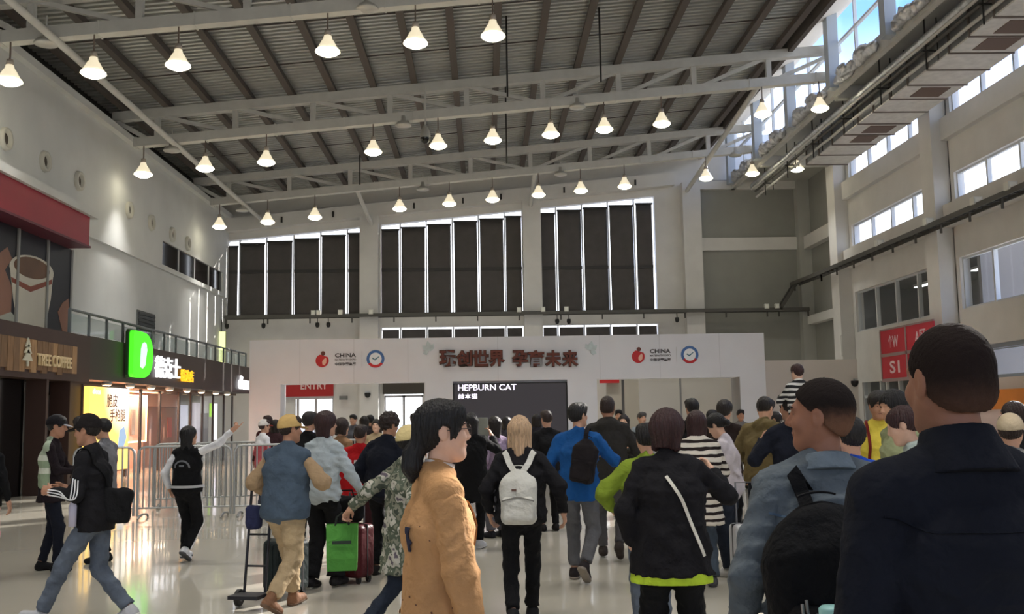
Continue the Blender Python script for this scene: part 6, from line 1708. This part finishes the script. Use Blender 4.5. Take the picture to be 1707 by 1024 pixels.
# ---- far people
far = [(628, 17.5, 172, 1.60, 'long', 'dark', (170, 150, 120), 'woman with parted dark hair facing the hall, far behind the red jacket', True, 'c'),
       (607, 20.0, -10, 1.66, 'bob', 'dark', (52, 44, 46), 'dark haired person far behind the red jacket, left one of two', False, 'a'),
       (618, 22.0, 20, 1.68, 'short', 'black', (60, 56, 60), 'dark haired person far behind the red jacket, right one of two', False, 'a'),
       (690, 21.0, 0, 1.70, 'short', 'black', (70, 64, 62), 'person far back below the second glass doors', False, 'a'),
       (458, 18.5, -30, 1.62, 'bob', 'dark', (60, 40, 44), 'dark haired person between the white cap and the tan cap', False, 'a'),
       (760, 17.0, 10, 1.66, 'short', 'black', (38, 36, 40), 'person in dark clothes before the left edge of the screen', False, 'a'),
       (845, 18.5, -30, 1.60, 'long', 'black', (60, 58, 66), 'long haired person in grey before the middle of the screen', False, 'a'),
       (1033, 21.0, 170, 1.70, 'short', 'black', (80, 78, 70), 'man far back at the right gate opening, facing the hall', True, 'a'),
       (1070, 19.0, -160, 1.64, 'short', 'grey', (150, 160, 166), 'grey haired person in pale clothes far behind the tall hooded man', True, 'a'),
       (1124, 17.0, 10, 1.66, 'short', 'dark', (40, 36, 38), 'dark haired person before the seam of the white partition boards', False, 'a'),
       (1187, 16.0, -40, 1.66, 'short', 'black', (46, 44, 48), 'dark head between the two tall men by the partition', False, 'a'),
       (1236, 21.0, 178, 1.66, 'short', 'dark', (130, 126, 124), 'person in grey facing the hall at the right pier of the gate', True, 'b'),
       (1297, 14.0, 60, 1.62, 'short', 'dark', (66, 60, 54), 'dark haired person just right of the olive jacket', False, 'b'),
       (735, 24.0, 0, 1.68, 'short', 'black', (52, 50, 56), 'small figure far back under the middle pier of the gate', False, 'a'),
       (590, 24.0, 160, 1.70, 'short', 'black', (90, 92, 100), 'small figure at the glass doors behind the left gate opening', True, 'a'),
       (895, 19.0, 0, 1.64, 'bob', 'dark', (40, 38, 44), 'dark figure at the right part of the screen', False, 'a')]
for (px, D, rz, H, hk, hc_, col, lab, fc_, sk_) in far:
    person(px, D, rz, lab, Figure(H, sh=.165, hands=DOWN), sk_, (hk, hc_, {'length': .14} if hk in ('long', 'bob') else {}), (C('far_%d_%d_%d' % col, col), dict(ease=.03)), None, (C('far_dark', (40, 40, 46)), {}), face=fc_)
# ================================================================== things people carry
def part(name, prims, h, m, parent, disp=None): return sdf_obj(name, prims, h, m, parent, disp=disp)
# white backpack on the blonde woman
f = None
def figure_of(o): return FIGS[o.name]
def pack(b, f, label, m, size, c, straps, msize=.010, pocket=True, trim=None, cat='backpack', name='backpack', tilt=0):
    S = f.S; e = tag(empty(name), label, cat); like(e, b)
    R0 = (f.side, f.fwd, f.up)
    if tilt:
        q = rot(tuple(f.fwd), tilt); R0 = tuple(q @ v for v in R0)
    w, d, hh = size
    P = [RBox(c-R0[2]*hh*.15, (w, d, hh*.85), min(w, d)*.8, R0, .0), Ell(c+R0[2]*hh*.3, (w*.92, d*.98, hh*.72), R0, .05)]
    part('body', P, msize, m, e, folds(77, .004, .16))
    if pocket:
        part('front_pocket', [RBox(c-R0[1]*d*.85-R0[2]*hh*.42, (w*.86, d*.55, hh*.46), d*.45, R0, 0)], msize, m, e, folds(78, .003, .12))
        strap('zip', [c-R0[1]*d*1.3+R0[0]*x*w-R0[2]*hh*(.0+.15*abs(x)) for x in (-.9, -.45, 0, .45, .9)], .010, trim or m, e, P+[RBox(c-R0[1]*d*.85-R0[2]*hh*.42, (w*.86, d*.55, hh*.46), d*.45, R0, 0)], .003, .004, 20)
    strap('top_handle', [c+R0[2]*hh*1.05+R0[0]*x*w*.3+R0[2]*(.03 if x == 0 else 0) for x in (-1, 0, 1)], .022, m, e, P, .02, .006, 10, False)
    for s_ in straps:
        strap('shoulder_strap', s_, .045, m, e, f.tp, .008, .012, 26)
    return e, P, R0
fb = figure_of(blonde); S = fb.S
cream = C('pack_white', (206, 204, 196), var=.06); 
c = fb.chest*.35+fb.waist*.65-fb.fwd*.215-fb.up*.045
zt_p = c+fb.up*.19
e, P, R0 = pack(blonde, fb, 'white canvas backpack worn by the blonde woman', cream, (.145, .075, .215), c,
    [[zt_p+fb.side*q*.03+fb.fwd*.05, fb.nb-fb.up*.10+fb.side*q*.075-fb.fwd*.12, fb.nb-fb.up*.03+fb.side*q*.11-fb.fwd*.04, fb.chest+fb.side*q*.12+fb.fwd*.15] for q in (1, -1)], trim=C('pack_zip_tape', (120, 118, 112)))  # zip in its own grey cloth
strap('label_patch', [c-R0[1]*.12+R0[2]*.055+R0[0]*x for x in (-.05, -.03, -.01)], .018, C('patch_brown', (110, 84, 76)), e, P, .003, .003, 6)
# black backpack of the denim man
fd = figure_of(denim_m); S = fd.S
pblk = C('pack_black', (17, 17, 19), var=.2, bump=.8)
c = fd.waist*.55+fd.chest*.45-fd.fwd*.262-fd.up*.07-fd.side*.085
e, P, R0 = pack(denim_m, fd, 'big black backpack hanging from the denim man\'s shoulders', pblk, (.185, .115, .29), c,
    [[c+fd.up*.25+fd.side*q*.07+fd.fwd*.08, fd.nb-fd.up*.12+fd.side*q*.105-fd.fwd*.14, fd.nb-fd.up*.035+fd.side*q*.125-fd.fwd*.03, fd.chest+fd.side*q*.13+fd.fwd*.15] for q in (1, -1)], trim=C('zip_grey', (70, 70, 74)), tilt=-4)
Mz = mat('zip_metal', (150, 150, 152), .35, metal=.8)
for x, z in ((-.12, .02), (-.10, .05), (.06, .0), (.07, -.16), (.05, -.19)):
    p = c-R0[1]*.2+R0[0]*x+R0[2]*z; p, n_ = project(P+[RBox(c-R0[1]*.115*.85-R0[2]*.29*.42, (.185*.86, .115*.55, .29*.46), .05, R0, 0)], [p], .006, 12)
    MB().tube([p[0]+R0[2]*.03, p[0], p[0]-R0[2]*.035+R0[0]*.006], .005, 6).build('zip_pull', Mz, e)
bt = tag(empty('drink_bottle'), 'teal lidded bottle at the bottom edge, tucked against the black backpack', 'bottle')
_q = on_y(1387, 1012, 2.83); bt.location = (_q[0], _q[1], _q[2]-.08); pc = V3(0, 0, 0)
bo = MB().lathe([(0, -.16), (.033, -.16), (.035, .02), (.030, .05)], n=18).build('bottle_body', mat('bottle_clear', (140, 170, 170), .2), bt); bo.location = (0, 0, 0)
bo = MB().lathe([(.036, .03), (.037, .075), (.030, .082), (0, .084)], n=18).build('lid', mat('lid_teal', (150, 200, 196), .4), bt); bo.location = (0, 0, 0)
# sling bag of the man in blue
fm = figure_of(blue_m)
c = fm.chest*.5+fm.waist*.5-fm.fwd*.20+fm.side*.10+fm.up*.02
pack(blue_m, fm, 'dark sling bag on the back of the man in the blue jacket', C('sling_black', (34, 30, 32)), (.125, .06, .22), c,
    [[c+fm.up*.19+fm.fwd*.04, fm.nb-fm.up*.06+fm.side*.10-fm.fwd*.1, fm.nb-fm.up*.0+fm.side*.09, fm.chest+fm.side*.02+fm.fwd*.16]], tilt=10)
# tote of the man in jeans
fj = figure_of(jm)
c = fj.pel-fj.fwd*.19+V3(-.05, 0, .06)
e = like(tag(empty('shoulder_bag'), 'soft black shoulder bag hanging behind the man in jeans', 'bag'), jm)
part('body', [RBox(c, (.055, .13, .145), .045, (V3(1, 0, 0), nrm(V3(0, 1, .12)), nrm(V3(0, -.12, 1))), 0)], .011, blk, e, folds(31, .008, .18))
strap('strap', [c+V3(-.02, -.04, .16), fj.shl[1]-fj.fwd*.12, fj.shl[1]+fj.up*.06+fj.side*.04, fj.chest-fj.side*.12+fj.fwd*.16], .04, blk, e, fj.tp, .008, .008, 22)
e = like(tag(empty('drink_bottle'), 'small pale bottle hanging at the hip of the man in jeans', 'bottle'), jm)
o = MB().lathe([(0, -.10), (.03, -.10), (.032, .06), (.018, .09), (.018, .11), (0, .112)], n=14).build('bottle_body', mat('bottle_lilac', (190, 186, 206), .25), e); o.location = fj.pel+V3(-.20, .10, .03)
o = MB().lathe([(.02, .10), (.02, .13), (0, .132)], n=12).build('cap', mat('bottle_cap', (60, 60, 70), .5), e); o.location = fj.pel+V3(-.20, .10, .03)
# paper and phones in hands
def held(fig_obj, i, name, label, cat, size, m, m2=None, off=(0, .02, .06), tiltx=-20):
    ff = figure_of(fig_obj); e = tag(empty(name), label, cat); like(e, fig_obj)
    p = ff.wri[i]+ff.handdir[i]*.09+ff.side*off[0]+ff.fwd*off[1]+ff.up*off[2]
    h_ = empty('holder') if False else None
    w, t_, hh = size
    o = MB().box(-w/2, w/2, -t_/2, t_/2, -hh/2, hh/2).build('body' if m2 else 'sheet', m, e)
    o.location = p; o.rotation_euler = (math.radians(tiltx), 0, 0)
    if m2:
        s_ = MB().box(-w/2+.004, w/2-.004, -t_/2-.001, -t_/2, -hh/2+.005, hh/2-.005).build('screen', m2, o)
    return e
held(filmer, 0, 'paper_sheet', 'pale grey sheet held up by the woman in the black coat', 'paper', (.20, .006, .28), mat('paper_grey', (150, 158, 150), .8), None, (-.12, .0, .02), 6)
phone_b = mat('phone_black', (20, 20, 22), .2); phone_s = mat('phone_screen', (60, 70, 90), .15, emit=((120, 140, 180), .5))
held(sweater_w, 0, 'phone', 'phone in the hands of the woman in the white sweater', 'phone', (.075, .009, .155), phone_b, phone_s, (-.05, .02, .03), -35)
# green shopping bag
fw_ = figure_of(camo_w); e = like(tag(empty('shopping_bag'), 'bright green shopping bag with a dark printed line, held by the woman in the cap', 'bag'), camo_w)
hnd = fw_.wri[1]+fw_.handdir[1]*.10
R0 = (nrm(V3(.55, .83, 0)), nrm(V3(-.83, .55, 0)), V3(0, 0, 1)); q = rot((0, 1, 0), 0)
c = hnd-V3(0, 0, .225)+V3(-.02, .0, 0)
gb = C('bag_green', (80, 142, 62), var=.08, bump=.3)
m = MB(); n = 8
def bagpt(a, b_, d): return c+R0[0]*a+R0[1]*d+V3(0, 0, b_)
poly = [(-.15, -.17), (.15, -.17), (.155, .17), (-.155, .17)]
bagm = MB()
v = []
for (zz_, w, d) in ((-.17, .108, .05), (-.08, .112, .062), (.05, .114, .05), (.17, .118, .028)):
    v += [bagpt(-w, zz_, -d), bagpt(w, zz_, -d), bagpt(w, zz_, d), bagpt(-w, zz_, d)]
bagm.add(v, [(i*4+j, i*4+(j+1) % 4, (i+1)*4+(j+1) % 4, (i+1)*4+j) for i in range(3) for j in range(4)]+[(3, 2, 1, 0)], False)
bagm.build('body', gb, e)
for d in (-.03, .03):
    MB().tube([bagpt(-.05, .16, d), bagpt(-.04, .22, d*.4), bagpt(0, .25, 0), bagpt(.04, .22, d*.4), bagpt(.05, .16, d)], .007, 6).build('handle', C('bag_handle', (40, 46, 40)), e)
for d in (-.068, .068): MB().box(-.07, .07, -.002, .002, -.012, .012).build('print_line', mat('print_dark', (30, 46, 34), .7), e).matrix_local = Matrix(((R0[0][0], R0[1][0], 0, bagpt(0, .04, d)[0]), (R0[0][1], R0[1][1], 0, bagpt(0, .04, d)[1]), (0, 0, 1, bagpt(0, .04, d)[2]), (0, 0, 0, 1)))

# suitcases
def suitcase(x, y, rz, w, d, h, m, label, handle=.35, trim=None, side=None):
    e = tag(empty('suitcase', (x, y, 0), math.radians(rz)), label, 'suitcase')
    sdf_obj('shell', [RBox((0, 0, .06+h/2), (w/2, d/2, h/2), .045, None, 0)], .014, m, e)
    for k in range(5):
        xx = -w*.36+w*.72*k/4
        MB().box(xx-.008, xx+.008, -d/2-.006, -d/2+.004, .11, .01+h).build('shell_rib', trim or m, e)
    MB().box(-w/2-.003, w/2+.003, -.008, .008, .06, .06+h+.003).build('zip_seam', mat('zip_seam', (30, 28, 30), .6), e)
    for sx in (-1, 1):
        for sy in (-1, 1):
            o = MB().tube([(-.012, 0, 0), (.012, 0, 0)], .028, 12).build('wheel', M_black, e); o.location = (sx*(w/2-.05), sy*(d/2-.05), .03)
            MB().box(-.02, .02, -.02, .02, .03, .075).build('caster', M_black, e).location = (sx*(w/2-.05), sy*(d/2-.05), 0)
    if handle:
        MB().tube([(-.09, d/2-.04, h+.05), (-.09, d/2-.04, h+.06+handle), (.09, d/2-.04, h+.06+handle), (.09, d/2-.04, h+.05)], .010, 6).build('pull_handle', mat('handle_alu', (120, 120, 124), .4, metal=.6), e)
    MB().tube([(-.08, 0, h+.06), (-.06, 0, h+.09), (.06, 0, h+.09), (.08, 0, h+.06)], .010, 6).build('grip', M_black, e)
    return e
x, y = spot(586, 10.2)
suitcase(x, y, -30, .40, .26, .52, C('maroon_shell', (70, 20, 26), .45, var=.1, bump=.2), 'dark maroon suitcase behind the green bag', .30, mat('maroon_rib', (52, 14, 20), .5))
e = tag(empty('travel_bag', (x-.05, y, .59)), 'black soft bag lying on top of the maroon suitcase', 'bag')
sdf_obj('body', [RBox((0, 0, .14), (.19, .12, .14), .08, None, 0)], .014, blk, e, disp=folds(91, .01, .2))
MB().tube([(-.10, -.10, .22), (-.07, -.11, .33), (.07, -.11, .33), (.10, -.10, .22)], .009, 6).build('handle', blk, e)
x, y = spot(478, 9.5)
suitcase(x, y, -25, .38, .24, .46, C('green_shell', (36, 44, 44), .5, var=.1, bump=.2), 'dark green-grey suitcase behind the khaki trousers', 0)
x, y = spot(1243, 9.5)
suitcase(x, y, 8, .34, .24, .52, C('white_shell', (206, 206, 210), .4, var=.04, bump=.2), 'white hard suitcase beside the woman in the white sweater', .38, mat('white_rib', (170, 170, 176), .5))
# folding luggage trolley of the man in the blue vest
x, y = spot(427, 9.0)
e = tag(empty('luggage_trolley', (x, y, 0), math.radians(165)), 'folded black luggage trolley left of the man in the blue vest', 'trolley')
M_tr = mat('trolley_tube', (34, 34, 40), .4, metal=.3)
MB().tube([(-.10, 0, .12), (-.10, -.12, 1.02), (-.06, -.15, 1.10), (.06, -.15, 1.10), (.10, -.12, 1.02), (.10, 0, .12)], .013, 8).build('frame', M_tr, e)
for z_ in (.35, .62, .86): MB().tube([(-.10, -.12*(z_-.12)/.9, z_), (.10, -.12*(z_-.12)/.9, z_)], .010, 6).build('cross_bar', M_tr, e)
MB().box(-.14, .14, .0, .22, .10, .13).build('foot_plate', M_tr, e)
for sx in (-1, 1):
    o = MB().lathe([(0, -.02), (.06, -.02), (.075, -.014), (.075, .014), (.06, .02), (0, .02)], n=18).build('wheel', M_black, e); o.location = (sx*.15, .0, .077); o.rotation_euler = (0, PI/2, 0)
    o = MB().lathe([(0, -.024), (.03, -.024), (.03, .024), (0, .024)], n=12).build('hub', mat('hub_grey', (110, 110, 116), .4), e); o.location = (sx*.15, .0, .077); o.rotation_euler = (0, PI/2, 0)
sdf_obj('strapped_bundle', [RBox((0, .02, .78), (.075, .06, .11), .04, None, 0)], .014, C('bundle_blue', (44, 48, 78)), e, disp=folds(12, .006))
